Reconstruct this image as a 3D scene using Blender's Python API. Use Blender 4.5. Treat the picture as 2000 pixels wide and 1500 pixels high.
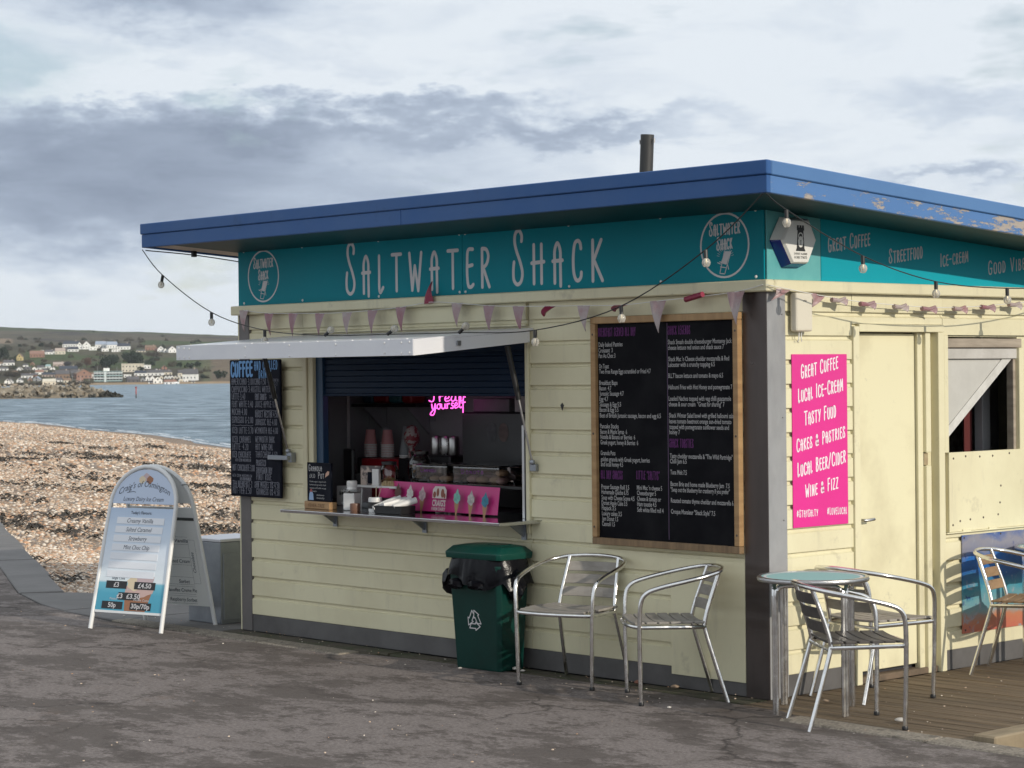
import bpy, bmesh, math, random
import numpy as np
from mathutils import Vector, Matrix, noise as mnoise
rnd=random.Random(7)
R=math.radians
for o in list(bpy.data.objects): bpy.data.objects.remove(o)
sc=bpy.context.scene
COL=sc.collection
# ------------------------------------------------------------ camera
cam=bpy.data.cameras.new('camera'); camo=bpy.data.objects.new('camera',cam); COL.objects.link(camo)
cr=Vector((0.67857918,0.73444907,-0.01071701)); cu_=Vector((0.00366698,0.01120286,0.99993052)); cv=Vector((-0.73451811,0.67857133,-0.00490882))
mw=Matrix.Identity(4)
for i in range(3):
    mw[i][0]=cr[i]; mw[i][1]=cu_[i]; mw[i][2]=-cv[i]
CAM=(7.60594,-8.86602,1.75)
for i in range(3): mw[i][3]=CAM[i]
camo.matrix_world=mw
cam.sensor_width=36; cam.lens=4271.73*36/2000; cam.clip_start=.1; cam.clip_end=12000
cam.dof.use_dof=True; cam.dof.focus_distance=13.6; cam.dof.aperture_fstop=13
sc.camera=camo
# ------------------------------------------------------------ world, sun
SUN=Vector((1,.03,.36)).normalized()
w=bpy.data.worlds.new('World'); sc.world=w; w.use_nodes=True
nt=w.node_tree; N=nt.nodes; Lk=nt.links; N.clear()
def wn(t,**k):
    n=N.new(t)
    for a,b in k.items(): setattr(n,a,b)
    return n
def wm(op,a,b=None,c=None):
    n=wn('ShaderNodeMath',operation=op)
    for i,v in enumerate((a,b,c)):
        if v is None: continue
        if isinstance(v,(int,float)): n.inputs[i].default_value=v
        else: Lk.new(v,n.inputs[i])
    return n.outputs[0]
sky=wn('ShaderNodeTexSky',sky_type='NISHITA'); sky.sun_disc=False
sky.sun_elevation=math.asin(SUN.z); sky.sun_rotation=math.atan2(SUN.x,SUN.y)
tc=wn('ShaderNodeTexCoord'); sp=wn('ShaderNodeSeparateXYZ'); Lk.new(tc.outputs['Generated'],sp.inputs[0])
def wnoise(sx,sz,detail,rough,off=0,dist=0):
    m=wn('ShaderNodeMapping'); m.inputs['Scale'].default_value=(sx,sx,sz); m.inputs['Location'].default_value=(off,off*.7,off*.3)
    Lk.new(tc.outputs['Generated'],m.inputs[0]); n=wn('ShaderNodeTexNoise'); n.inputs['Scale'].default_value=1
    n.inputs['Detail'].default_value=detail; n.inputs['Roughness'].default_value=rough; n.inputs['Distortion'].default_value=dist
    Lk.new(m.outputs[0],n.inputs['Vector']); return n.outputs[0]
warp=wm('SUBTRACT',wnoise(22,60,5,.6,3),.5); warp2=wm('SUBTRACT',wnoise(26,70,5,.62,9),.5)
az=wm('ADD',wm('ARCTAN2',sp.outputs[1],sp.outputs[0]),wm('MULTIPLY',warp,.10))
el=wm('ADD',wm('ARCSINE',sp.outputs[2]),wm('MULTIPLY',warp2,.055))
blobs=[(2.55,.170,.055,.015,.62),(2.605,.108,.045,.020,.58),(2.52,.112,.055,.015,.66),(2.435,.113,.07,.010,.48),(2.35,.112,.06,.006,.42),(2.60,.074,.10,.024,.62),(2.49,.088,.12,.018,.42),(2.40,.07,.14,.012,.25),(2.19,.120,.05,.010,.30),(2.195,.087,.035,.0045,.46),(2.585,.131,.03,.007,-.5),(2.525,.134,.035,.006,-.38),(2.44,.128,.05,.005,-.3),(2.53,.024,.05,.006,-.35)]
dark=None
for a,e,sa,se,k in blobs:
    q=wm('ADD',wm('POWER',wm('ABSOLUTE',wm('DIVIDE',wm('SUBTRACT',az,a),sa)),2),wm('POWER',wm('ABSOLUTE',wm('DIVIDE',wm('SUBTRACT',el,e),se)),2))
    g=wm('MULTIPLY',wm('POWER',2.718,wm('MULTIPLY',q,-1)),k)
    dark=g if dark is None else wm('ADD',dark,g)
big=wnoise(5,14,6,.58,1.3,.3); fine=wnoise(16,60,6,.6,5.1,.4)
dark=wm('ADD',dark,wm('MULTIPLY',wm('SUBTRACT',fine,.5),.62))
dark=wm('ADD',dark,wm('MULTIPLY',wm('SUBTRACT',big,.5),.65))
dr=wn('ShaderNodeValToRGB'); Lk.new(dark,dr.inputs[0])
cr_=dr.color_ramp; cr_.elements[0].position=0; cr_.elements[0].color=(.78,.84,.90,1)
cr_.elements[1].position=1; cr_.elements[1].color=(.27,.325,.425,1)
e=cr_.elements.new(.22); e.color=(.63,.705,.80,1); e=cr_.elements.new(.5); e.color=(.455,.53,.645,1); e=cr_.elements.new(.75); e.color=(.345,.41,.52,1)
sc10=wn('ShaderNodeMixRGB',blend_type='MULTIPLY'); sc10.inputs[0].default_value=1; Lk.new(dr.outputs[0],sc10.inputs[1]); sc10.inputs[2].default_value=(10.2,10.2,10.2,1)
# patches of open blue sky between the clouds
gap=wn('ShaderNodeMapRange'); Lk.new(wnoise(9,30,5,.6,11.7,.2),gap.inputs[0]); gap.inputs[1].default_value=.60; gap.inputs[2].default_value=.74; gap.inputs[3].default_value=1.0; gap.inputs[4].default_value=.45
gq=wm('ADD',wm('POWER',wm('ABSOLUTE',wm('DIVIDE',wm('SUBTRACT',az,2.625),.035)),2),wm('POWER',wm('ABSOLUTE',wm('DIVIDE',wm('SUBTRACT',el,.140),.014)),2))
gp_=wm('SUBTRACT',gap.outputs[0],wm('MULTIPLY',wm('POWER',2.718,wm('MULTIPLY',gq,-1)),.6))
mx=wn('ShaderNodeMixRGB'); Lk.new(wm('MAXIMUM',gp_,0.0),mx.inputs[0]); Lk.new(sky.outputs[0],mx.inputs[1]); Lk.new(sc10.outputs[0],mx.inputs[2])
bg=wn('ShaderNodeBackground'); bg.inputs[1].default_value=.1; Lk.new(mx.outputs[0],bg.inputs[0])
wo=wn('ShaderNodeOutputWorld'); Lk.new(bg.outputs[0],wo.inputs[0])
sl=bpy.data.lights.new('sun','SUN'); sl.energy=2.9; sl.angle=R(.53); sl.color=(1,.92,.79)
slo=bpy.data.objects.new('sun',sl); COL.objects.link(slo); slo.rotation_euler=SUN.to_track_quat('Z','Y').to_euler(); slo.location=(20,0,12)
sc.view_settings.view_transform='Standard'; sc.view_settings.look='None'; sc.view_settings.gamma=1; sc.view_settings.exposure=0
sc.cycles.max_bounces=7; sc.cycles.diffuse_bounces=3; sc.cycles.glossy_bounces=3; sc.cycles.transmission_bounces=4; sc.cycles.transparent_max_bounces=10; sc.cycles.volume_bounces=0; sc.cycles.use_adaptive_sampling=True; sc.cycles.adaptive_threshold=.012
sc.render.resolution_x=1024; sc.render.resolution_y=768
# ------------------------------------------------------------ materials
MATS={}
def new_mat(name):
    m=bpy.data.materials.new(name); m.use_nodes=True; n=m.node_tree; n.nodes.clear()
    o=n.nodes.new('ShaderNodeOutputMaterial'); b=n.nodes.new('ShaderNodeBsdfPrincipled'); n.links.new(b.outputs[0],o.inputs[0])
    MATS[name]=m; return m,n,b
def nz(n,scale,detail=4,rough=.6,vec=None,dist=0,stretch=None,coord='Object'):
    t=n.nodes.new('ShaderNodeTexCoord'); s=t.outputs[coord] if vec is None else vec
    if vec is None:
        oi=n.nodes.new('ShaderNodeObjectInfo'); av=n.nodes.new('ShaderNodeVectorMath'); av.operation='MULTIPLY_ADD'; n.links.new(oi.outputs['Location'],av.inputs[0]); av.inputs[1].default_value=(1.37,1.37,7.3); n.links.new(s,av.inputs[2]); s=av.outputs[0]
    if stretch:
        mp=n.nodes.new('ShaderNodeMapping'); mp.inputs['Scale'].default_value=stretch; n.links.new(s,mp.inputs[0]); s=mp.outputs[0]
    k=n.nodes.new('ShaderNodeTexNoise'); k.inputs['Scale'].default_value=scale; k.inputs['Detail'].default_value=detail; k.inputs['Roughness'].default_value=rough; k.inputs['Distortion'].default_value=dist
    n.links.new(s,k.inputs['Vector']); return k.outputs[0]
def mr(n,v,a,b,c=0,d=1):
    k=n.nodes.new('ShaderNodeMapRange'); n.links.new(v,k.inputs[0])
    for i,x in enumerate((a,b,c,d)): k.inputs[i+1].default_value=x
    return k.outputs[0]
def mixc(n,f,a,b,mode='MIX'):
    k=n.nodes.new('ShaderNodeMixRGB'); k.blend_type=mode
    if isinstance(f,(int,float)): k.inputs[0].default_value=f
    else: n.links.new(f,k.inputs[0])
    for i,x in ((1,a),(2,b)):
        if isinstance(x,tuple): k.inputs[i].default_value=(x[0],x[1],x[2],1)
        else: n.links.new(x,k.inputs[i])
    return k.outputs[0]
def mth(n,op,a,b=None):
    k=n.nodes.new('ShaderNodeMath'); k.operation=op
    for i,v in enumerate((a,b)):
        if v is None: continue
        if isinstance(v,(int,float)): k.inputs[i].default_value=v
        else: n.links.new(v,k.inputs[i])
    return k.outputs[0]
def bump(n,b,h,strength=.3,dist=.01):
    k=n.nodes.new('ShaderNodeBump'); k.inputs['Strength'].default_value=strength; k.inputs['Distance'].default_value=dist
    n.links.new(h,k.inputs['Height']); n.links.new(k.outputs[0],b.inputs['Normal'])
def M(name,col,rough=.5,metal=0,col2=None,vs=3,lo=.4,hi=.65,bs=0,bst=.2,bd=.003,stretch=None,dirt=None,ds=9,dlo=.58,dhi=.75,rvar=0,spec=None):
    if name in MATS: return MATS[name]
    m,n,b=new_mat(name)
    c=col
    if col2 is not None: c=mixc(n,mr(n,nz(n,vs,5,.62,stretch=stretch),lo,hi),col,col2)
    if dirt is not None: c=mixc(n,mr(n,nz(n,ds,7,.7),dlo,dhi),c,dirt)
    if isinstance(c,tuple): b.inputs['Base Color'].default_value=(c[0],c[1],c[2],1)
    else: n.links.new(c,b.inputs['Base Color'])
    b.inputs['Metallic'].default_value=metal
    if rvar: n.links.new(mr(n,nz(n,vs*2.3,5,.65),.3,.7,max(0.02,rough-rvar),rough+rvar),b.inputs['Roughness'])
    else: b.inputs['Roughness'].default_value=rough
    if spec is not None: b.inputs['Specular IOR Level'].default_value=spec
    if bs: bump(n,b,nz(n,bs,5,.65,stretch=stretch),bst,bd)
    return m
cream=M('cream_paint',(.72,.67,.46),.45,col2=(.63,.575,.385),vs=1.4,lo=.45,hi=.75,bs=60,bst=.12,bd=.002,dirt=(.36,.32,.23),ds=4.5,dlo=.60,dhi=.84)
# drip = grime washed down the boards
n=cream.node_tree; b=[q for q in n.nodes if q.type=='BSDF_PRINCIPLED'][0]; src=b.inputs['Base Color'].links[0].from_socket
dk_=mth(n,'MULTIPLY',mr(n,nz(n,7,7,.72,stretch=(1,1,.16)),.55,.80),.55)
n.links.new(mixc(n,dk_,src,(.42,.385,.29)),b.inputs['Base Color'])
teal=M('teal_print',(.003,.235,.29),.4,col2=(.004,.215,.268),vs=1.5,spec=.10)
teal2=M('faded_teal_paint',(.13,.42,.42),.45,col2=(.10,.37,.38),vs=6,bs=40,bst=.1)
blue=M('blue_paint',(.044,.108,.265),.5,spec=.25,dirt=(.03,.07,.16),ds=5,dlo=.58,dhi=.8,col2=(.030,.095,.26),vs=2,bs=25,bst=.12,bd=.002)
white=M('white_paint',(.78,.78,.76),.4,col2=(.72,.72,.70),vs=4)
gloss_white=M('gloss_white_sheet',(.74,.74,.76),.28,col2=(.69,.69,.72),vs=2)
letter=M('white_vinyl',(.62,.60,.60),.5)
pinkvinyl=M('pink_vinyl',(.72,.03,.27),.35,col2=(.68,.03,.25),vs=2)
letter_pink=M('white_print_on_pink',(.80,.72,.76),.5)
steel=M('brushed_steel',(.50,.49,.48),.32,1,col2=(.42,.41,.40),vs=5,stretch=(1,1,.2),rvar=.1)
dullsteel=M('dull_steel_sheet',(.30,.275,.265),.38,1,col2=(.24,.22,.21),vs=3,stretch=(1,1,.15),rvar=.12)
galv=M('galvanised_steel',(.33,.35,.38),.42,.9,col2=(.28,.30,.33),vs=7,rvar=.1)
alu=M('aluminium_tube',(.80,.79,.77),.20,1,col2=(.66,.65,.64),vs=12,rvar=.07)
greypost=M('grey_brown_post',(.16,.145,.14),.5,col2=(.13,.12,.115),vs=3,bs=30,bst=.15)
plinth=M('dark_plinth',(.115,.11,.108),.6,col2=(.085,.08,.078),vs=4,bs=40,bst=.2,dirt=(.2,.19,.17),ds=14,dlo=.68,dhi=.8)
black=M('black_plastic',(.012,.012,.013),.4)
blackmatte=M('black_board',(.006,.006,.008),.6,col2=(.012,.012,.014),vs=5,spec=.06)
chalkboard=M('chalkboard',(.005,.006,.013),.6,col2=(.011,.013,.021),vs=8,spec=.08)
navy=M('navy_shutter',(.004,.016,.042),.5,spec=.15)
pine=M('pine_frame',(.42,.26,.12),.55,col2=(.30,.17,.075),vs=4,stretch=(1,1,6),lo=.35,hi=.7,bs=20,bst=.1)
oldpine=M('weathered_pine_frame',(.26,.17,.09),.6,col2=(.15,.095,.05),vs=5,stretch=(6,1,1),lo=.35,hi=.7,bs=20,bst=.15)
greywood=M('grey_teak',(.31,.285,.255),.6,col2=(.20,.18,.155),vs=16,stretch=(.25,1,1),lo=.35,hi=.7,bs=40,bst=.15)
darkwood=M('dark_stained_slat',(.075,.065,.058),.55,col2=(.05,.043,.04),vs=14,stretch=(.25,1,1),bs=40,bst=.15)
tanwood=M('tan_teak',(.30,.19,.10),.55,col2=(.20,.12,.06),vs=14,stretch=(.25,1,1),bs=40,bst=.15)
deckm=M('deck_board',(.185,.132,.078),.8,col2=(.075,.052,.032),vs=7,stretch=(.18,5,1),lo=.36,hi=.66,bs=22,bst=.8,bd=.012)
mossy=M('mossy_timber',(.075,.062,.045),.85,col2=(.04,.048,.02),vs=6,lo=.4,hi=.65,bs=30,bst=.6,bd=.01)
concrete=M('concrete',(.30,.26,.21),.88,col2=(.15,.128,.10),vs=60,lo=.38,hi=.64,bs=70,bst=.7,bd=.008,dirt=(.085,.072,.058),ds=7,dlo=.54,dhi=.68)
slabm=M('dark_concrete',(.17,.16,.155),.85,col2=(.12,.115,.11),vs=2,lo=.35,hi=.7,bs=70,bst=.4,bd=.004)
green_plastic=M('green_plastic',(.0015,.034,.027),.38,col2=(.0015,.027,.021),vs=5,spec=.3)
binbag=M('black_bin_bag',(.004,.004,.006),.24,spec=.16,bs=9,bst=.25,bd=.02)
redm=M('red_plastic',(.35,.01,.02),.4); pinkcup=M('pink_paper_cup',(.62,.28,.28),.6); greycup=M('grey_paper_cup',(.24,.25,.26),.6)
cupwhite=M('white_plastic',(.75,.74,.72),.4)
inwall=M('interior_wall',(.36,.36,.37),.6,col2=(.30,.30,.31),vs=2)
indark=M('interior_dark',(.035,.035,.04),.6)
flagm=M('satin_flag',(.37,.265,.275),.38,col2=(.33,.15,.175),vs=9,lo=.35,hi=.65)
flagred=M('dusky_red_flag',(.30,.035,.075),.45,col2=(.24,.025,.06),vs=9)
flagend=M('faded_pink_flag',(.44,.37,.36),.4,col2=(.38,.22,.23),vs=9)
navyglass=M('cobalt_plastic',(.006,.02,.20),.18)
cable_m=M('black_cable',(.012,.012,.012),.5)
def glass(name,col=(1,1,1),rough=.02,thin=.85):
    m=bpy.data.materials.new(name); m.use_nodes=True; n=m.node_tree; n.nodes.clear()
    o=n.nodes.new('ShaderNodeOutputMaterial'); t=n.nodes.new('ShaderNodeBsdfTransparent'); t.inputs[0].default_value=(*col,1)
    g=n.nodes.new('ShaderNodeBsdfGlossy'); g.inputs['Roughness'].default_value=rough
    f=n.nodes.new('ShaderNodeFresnel'); f.inputs[0].default_value=1.5
    mx=n.nodes.new('ShaderNodeMixShader'); k=mth(n,'ADD',mth(n,'MULTIPLY',f.outputs[0],1.6),1-thin-.1)
    n.links.new(k,mx.inputs[0]); n.links.new(t.outputs[0],mx.inputs[1]); n.links.new(g.outputs[0],mx.inputs[2]); n.links.new(mx.outputs[0],o.inputs[0])
    return m
def bulb_glass():
    m=bpy.data.materials.new('bulb_glass'); m.use_nodes=True; n=m.node_tree; n.nodes.clear()
    o=n.nodes.new('ShaderNodeOutputMaterial'); t=n.nodes.new('ShaderNodeBsdfTransparent'); t.inputs[0].default_value=(.97,.96,.93,1)
    b=n.nodes.new('ShaderNodeBsdfPrincipled'); b.inputs['Base Color'].default_value=(.80,.77,.70,1); b.inputs['Roughness'].default_value=.08
    f=n.nodes.new('ShaderNodeFresnel'); f.inputs[0].default_value=1.5; mx=n.nodes.new('ShaderNodeMixShader'); n.links.new(mth(n,'ADD',f.outputs[0],.34),mx.inputs[0]); n.links.new(t.outputs[0],mx.inputs[1]); n.links.new(b.outputs[0],mx.inputs[2]); n.links.new(mx.outputs[0],o.inputs[0]); return m
clearg=glass('clear_glass',(.93,.95,.94)); bulbg=bulb_glass(); acryl=glass('acrylic',(.86,.86,.88),.06,.80)
# ------------------------------------------------------------ mesh helpers
class MB:
    def __init__(s): s.v=[]; s.f=[]
    def add(s,vs,fs):
        k=len(s.v); s.v.extend(tuple(p) for p in vs); s.f.extend(tuple(i+k for i in f) for f in fs); return s
    def box(s,a,b,rz=0,c=None):
        x0,y0,z0=a; x1,y1,z1=b
        vs=[Vector(p) for p in ((x0,y0,z0),(x1,y0,z0),(x1,y1,z0),(x0,y1,z0),(x0,y0,z1),(x1,y0,z1),(x1,y1,z1),(x0,y1,z1))]
        if rz:
            cc=Vector(c) if c else sum(vs,Vector())/8; m=Matrix.Rotation(rz,3,'Z'); vs=[m@(p-cc)+cc for p in vs]
        return s.add(vs,[(0,3,2,1),(4,5,6,7),(0,1,5,4),(1,2,6,5),(2,3,7,6),(3,0,4,7)])
    def prism(s,prof,off):          # planar polygon (3D points) extruded by vector
        n=len(prof); off=Vector(off); a=[Vector(p) for p in prof]
        return s.add(a+[p+off for p in a],[tuple(range(n-1,-1,-1)),tuple(range(n,2*n))]+[(i,(i+1)%n,n+(i+1)%n,n+i) for i in range(n)])
    def tube(s,path,r,n=8,cap=True,rr=None):
        P=[Vector(p) for p in path]; k=len(P); T=[]
        for i in range(k):
            t=(P[min(i+1,k-1)]-P[max(i-1,0)]); T.append(t.normalized() if t.length>1e-9 else Vector((0,0,1)))
        u=T[0].orthogonal().normalized(); vs=[]
        for i in range(k):
            u=(u-T[i]*u.dot(T[i])).normalized(); w_=T[i].cross(u); q=(rr[i] if rr else r)
            for j in range(n):
                a=2*math.pi*j/n; vs.append(P[i]+(u*math.cos(a)+w_*math.sin(a))*q)
        fs=[(i*n+j,i*n+(j+1)%n,(i+1)*n+(j+1)%n,(i+1)*n+j) for i in range(k-1) for j in range(n)]
        if cap: fs+=[tuple(range(n-1,-1,-1)),tuple(range((k-1)*n,k*n))]
        return s.add(vs,fs)
    def lathe(s,prof,c=(0,0,0),n=16,sx=1,sy=1,cap=True):
        vs=[]; k=len(prof)
        for r,z in prof:
            for j in range(n):
                a=2*math.pi*j/n; vs.append((c[0]+r*sx*math.cos(a),c[1]+r*sy*math.sin(a),c[2]+z))
        fs=[(i*n+j,i*n+(j+1)%n,(i+1)*n+(j+1)%n,(i+1)*n+j) for i in range(k-1) for j in range(n)]
        if cap and prof[0][0]>1e-4: fs.append(tuple(range(n-1,-1,-1)))
        if cap and prof[-1][0]>1e-4: fs.append(tuple(range((k-1)*n,k*n)))
        return s.add(vs,fs)
    def mesh(s,name,mat,smooth=False,bev=0,seg=1):
        me=bpy.data.meshes.new(name); me.from_pydata(s.v,[],s.f)
        if bev:
            b=bmesh.new(); b.from_mesh(me); b.normal_update()
            es=[e for e in b.edges if len(e.link_faces)==2 and e.calc_face_angle(0)>.6]
            bmesh.ops.bevel(b,geom=es,offset=bev,segments=seg,affect='EDGES',profile=.6,clamp_overlap=True); b.to_mesh(me); b.free()
        me.materials.append(mat)
        if smooth:
            me.shade_smooth(); me.set_sharp_from_angle(angle=R(40))
        me.update(); return me
    def build(s,name,mat,parent=None,smooth=False,bev=0,seg=1,loc=None):
        o=bpy.data.objects.new(name,s.mesh(name,mat,smooth,bev,seg)); COL.objects.link(o)
        if parent is not None: o.parent=parent
        if loc is not None: o.location=loc
        return o
def empty(name,loc=(0,0,0),rz=0,label=None,cat=None,group=None):
    o=bpy.data.objects.new(name,None); o.empty_display_size=.1; COL.objects.link(o); o.location=loc; o.rotation_euler=(0,0,rz)
    return tag(o,label,cat,group)
def tag(o,label=None,cat=None,group=None,kind=None):
    if label: o['label']=label
    if cat: o['category']=cat
    if group: o['group']=group
    if kind: o['kind']=kind
    return o
def inst(name,me,parent=None,loc=(0,0,0),rot=(0,0,0),scale=None):
    o=bpy.data.objects.new(name,me); COL.objects.link(o); o.location=loc; o.rotation_euler=rot
    if scale: o.scale=scale
    if parent is not None: o.parent=parent
    return o
def copy_tree(o,parent=None):
    c=o.copy(); COL.objects.link(c); c.parent=parent
    for ch in o.children: copy_tree(ch,c)
    return c
def smooth_path(P,k=6,closed=False):
    P=[Vector(p) for p in P]; n=len(P); out=[]
    for i in range(n-1):
        p0=P[max(i-1,0)];p1=P[i];p2=P[i+1];p3=P[min(i+2,n-1)]
        for j in range(k):
            t=j/k; out.append(.5*((2*p1)+(p2-p0)*t+(2*p0-5*p1+4*p2-p3)*t*t+(3*p1-p0-3*p2+p3)*t**3))
    out.append(P[-1]); return out
# ------------------------------------------------------------ lettering
# narrow hand-drawn capitals: char -> (width, strokes); stroke = (curved, points), cap height 1
G={
'S':(.32,[(1,[(.28,.80),(.285,.91),(.2,1),(.09,.95),(.06,.8),(.12,.62),(.23,.42),(.30,.22),(.26,.06),(.14,0),(.03,.08),(.01,.25),(.035,.42)])]),
'A':(.32,[(1,[(.05,.02),(.05,.5),(.055,.82),(.155,1),(.26,.82),(.265,.5),(.27,-.06)]),(0,[(-.02,.56),(.34,.57)])]),
'L':(.24,[(1,[(.05,1),(.05,.5),(.05,.12),(.1,.0),(.22,.13)])]),
'T':(.36,[(0,[(0,1),(.36,1)]),(0,[(.18,1),(.18,0)])]),
'W':(.44,[(0,[(0,1),(.10,.02),(.20,.66)]),(0,[(.20,.66),(.32,0),(.44,1)])]),
'E':(.28,[(1,[(.26,1),(.07,.97),(.035,.6),(.035,.3),(.08,.03),(.19,.0),(.27,.06)]),(0,[(.05,.55),(.24,.58)])]),
'R':(.30,[(0,[(.04,0),(.04,1)]),(1,[(.04,1),(.19,.97),(.26,.8),(.2,.6),(.07,.5)]),(0,[(.08,.5),(.29,0)])]),
'H':(.38,[(0,[(.06,0),(.06,1)]),(0,[(.30,0),(.30,1)]),(0,[(-.01,.53),(.38,.55)])]),
'C':(.34,[(1,[(.32,.80),(.29,.94),(.2,1),(.08,.92),(.02,.6),(.03,.25),(.1,.05),(.21,0),(.31,.08),(.33,.2)])]),
'K':(.32,[(0,[(.05,0),(.05,1)]),(0,[(.29,1),(.08,.52),(.32,0)])]),
'G':(.32,[(1,[(.29,.84),(.2,1),(.07,.9),(.02,.5),(.07,.08),(.18,0),(.28,.1),(.29,.42)]),(0,[(.17,.43),(.31,.43)])]),
'O':(.32,[(1,[(.16,1),(.05,.88),(.02,.5),(.06,.1),(.16,0),(.26,.1),(.30,.5),(.27,.88),(.16,1)])]),
'F':(.28,[(0,[(.05,0),(.05,1),(.27,1)]),(0,[(.05,.56),(.23,.57)])]),
'D':(.30,[(0,[(.05,0),(.05,1)]),(1,[(.05,1),(.2,.92),(.28,.5),(.2,.07),(.05,0)])]),
'B':(.30,[(0,[(.05,0),(.05,1)]),(1,[(.05,1),(.2,.96),(.24,.78),(.18,.58),(.06,.53)]),(1,[(.06,.53),(.22,.46),(.28,.25),(.2,.03),(.05,0)])]),
'P':(.28,[(0,[(.05,0),(.05,1)]),(1,[(.05,1),(.2,.97),(.27,.76),(.2,.54),(.06,.48)])]),
'M':(.40,[(0,[(.04,0),(.06,1),(.2,.35)]),(0,[(.2,.35),(.34,1),(.37,0)])]),
'N':(.34,[(0,[(.05,0),(.05,1),(.28,0)]),(0,[(.28,0),(.28,1)])]),
'I':(.12,[(0,[(.06,0),(.06,1)])]),
'V':(.34,[(0,[(.02,1),(.17,0),(.32,1)])]),
'Y':(.32,[(0,[(.02,1),(.16,.5)]),(0,[(.31,1),(.12,0)])]),
'Z':(.32,[(0,[(.03,1),(.29,1),(.03,0),(.30,0)])]),
'U':(.32,[(1,[(.04,1),(.04,.5),(.06,.1),(.16,0),(.26,.1),(.28,.5),(.28,1)])]),
'J':(.26,[(1,[(.22,1),(.22,.4),(.2,.07),(.1,0),(.02,.15)])]),
'X':(.30,[(0,[(.02,1),(.28,0)]),(0,[(.28,1),(.02,0)])]),
'Q':(.34,[(1,[(.16,1),(.05,.88),(.02,.5),(.06,.1),(.16,0),(.26,.1),(.30,.5),(.27,.88),(.16,1)]),(0,[(.2,.2),(.33,-.05)])]),
'&':(.38,[(1,[(.36,.02),(.2,.4),(.1,.7),(.13,.85),(.2,.86),(.24,.72),(.15,.5),(.04,.28),(.07,.06),(.18,0),(.3,.15),(.35,.4)])]),
'/':(.30,[(0,[(.02,-.05),(.28,1.05)])]),'-':(.26,[(0,[(.03,.45),(.23,.47)])]),
'#':(.34,[(0,[(.08,.1),(.14,.9)]),(0,[(.2,.1),(.26,.9)]),(0,[(.02,.62),(.32,.66)]),(0,[(.01,.34),(.31,.38)])]),
'.':(.10,[(0,[(.04,0),(.06,.03)])]),'*':(.16,[(0,[(.06,.45),(.09,.5)])]),"'":(.08,[(0,[(.04,1),(.03,.8)])]),'"':(.16,[(0,[(.04,1),(.03,.8)]),(0,[(.12,1),(.11,.8)])]),
'0':(.30,[(1,[(.15,1),(.04,.8),(.03,.25),(.15,0),(.26,.25),(.27,.8),(.15,1)])]),'1':(.16,[(0,[(.02,.82),(.1,1),(.1,0)])]),
'2':(.30,[(1,[(.03,.8),(.14,1),(.26,.8),(.18,.45),(.02,0)]),(0,[(.02,0),(.28,.02)])]),
'3':(.28,[(1,[(.03,.9),(.15,1),(.25,.8),(.12,.55)]),(1,[(.12,.55),(.26,.35),(.2,.03),(.03,.06)])]),
'4':(.30,[(0,[(.2,1),(.02,.35),(.28,.37)]),(0,[(.22,.65),(.2,0)])]),
'5':(.28,[(0,[(.26,1),(.06,1),(.05,.58)]),(1,[(.05,.58),(.2,.6),(.26,.3),(.16,.02),(.02,.08)])]),
'6':(.28,[(1,[(.22,1),(.08,.7),(.03,.3),(.12,0),(.24,.12),(.24,.38),(.12,.5),(.04,.35)])]),
'7':(.28,[(0,[(.02,1),(.26,1),(.1,0)])]),
'8':(.28,[(1,[(.14,.55),(.04,.8),(.14,1),(.24,.8),(.14,.55),(.02,.25),(.14,0),(.26,.25),(.14,.55)])]),
'9':(.28,[(1,[(.24,.7),(.14,.52),(.04,.7),(.14,1),(.24,.8),(.22,.4),(.14,0)])]),
'%':(.34,[(0,[(.05,0),(.29,1)]),(1,[(.08,1),(.02,.85),(.08,.7),(.14,.85),(.08,1)]),(1,[(.26,.3),(.2,.15),(.26,0),(.32,.15),(.26,.3)])]),
}
def ribbon(mb,pts,wd,fr,lift):
    # fr maps (u,v,lift)->3D; one stroke with rounded ends
    P=[Vector((p[0],p[1])) for p in pts]; n=len(P); L=[];Rr=[]
    for i in range(n):
        a=P[max(i-1,0)];b=P[min(i+1,n-1)]; t=b-a
        if t.length<1e-9: t=Vector((1,0))
        t.normalize(); nn=Vector((-t.y,t.x)); k=1
        if 0<i<n-1:
            t1=(P[i]-P[i-1]).normalized(); c=max(.45,abs(nn.dot(Vector((-t1.y,t1.x))))); k=1/c
        L.append(P[i]+nn*wd*.5*k); Rr.append(P[i]-nn*wd*.5*k)
    def cap(c,t,side):
        out=[]
        for j in range(1,4):
            a=math.pi*j/4; nn=Vector((-t.y,t.x)); out.append(c+(nn*math.cos(a)+t*math.sin(a))*wd*.5)
        return out
    t0=(P[0]-P[1]).normalized() if (P[0]-P[1]).length>0 else Vector((-1,0)); t1=(P[-1]-P[-2]).normalized()
    vs=[fr(p.x,p.y,lift) for p in L]+[fr(p.x,p.y,lift) for p in Rr]
    fs=[(i,n+i,n+i+1,i+1) for i in range(n-1)]
    c1=cap(P[-1],t1,1); k=len(vs); vs+=[fr(p.x,p.y,lift) for p in c1]; fs.append((n-1,)+(2*n-1,)+tuple(range(k+2,k-1,-1)))
    c0=cap(P[0],t0,1); k=len(vs); vs+=[fr(p.x,p.y,lift) for p in c0]; fs.append((n,0)+tuple(range(k+2,k-1,-1)))
    mb.add(vs,fs)
def segs(gl):
    out=[]
    for c,p in gl[1]:
        if c: out.append((c,p))
        else: out+=[(0,[p[i],p[i+1]]) for i in range(len(p)-1)]
    return out
def stroke_pts(st,k=5):
    c,p=st
    return [(q.x,q.y) for q in smooth_path([(a,b,0) for a,b in p],k)] if c else p
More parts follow.
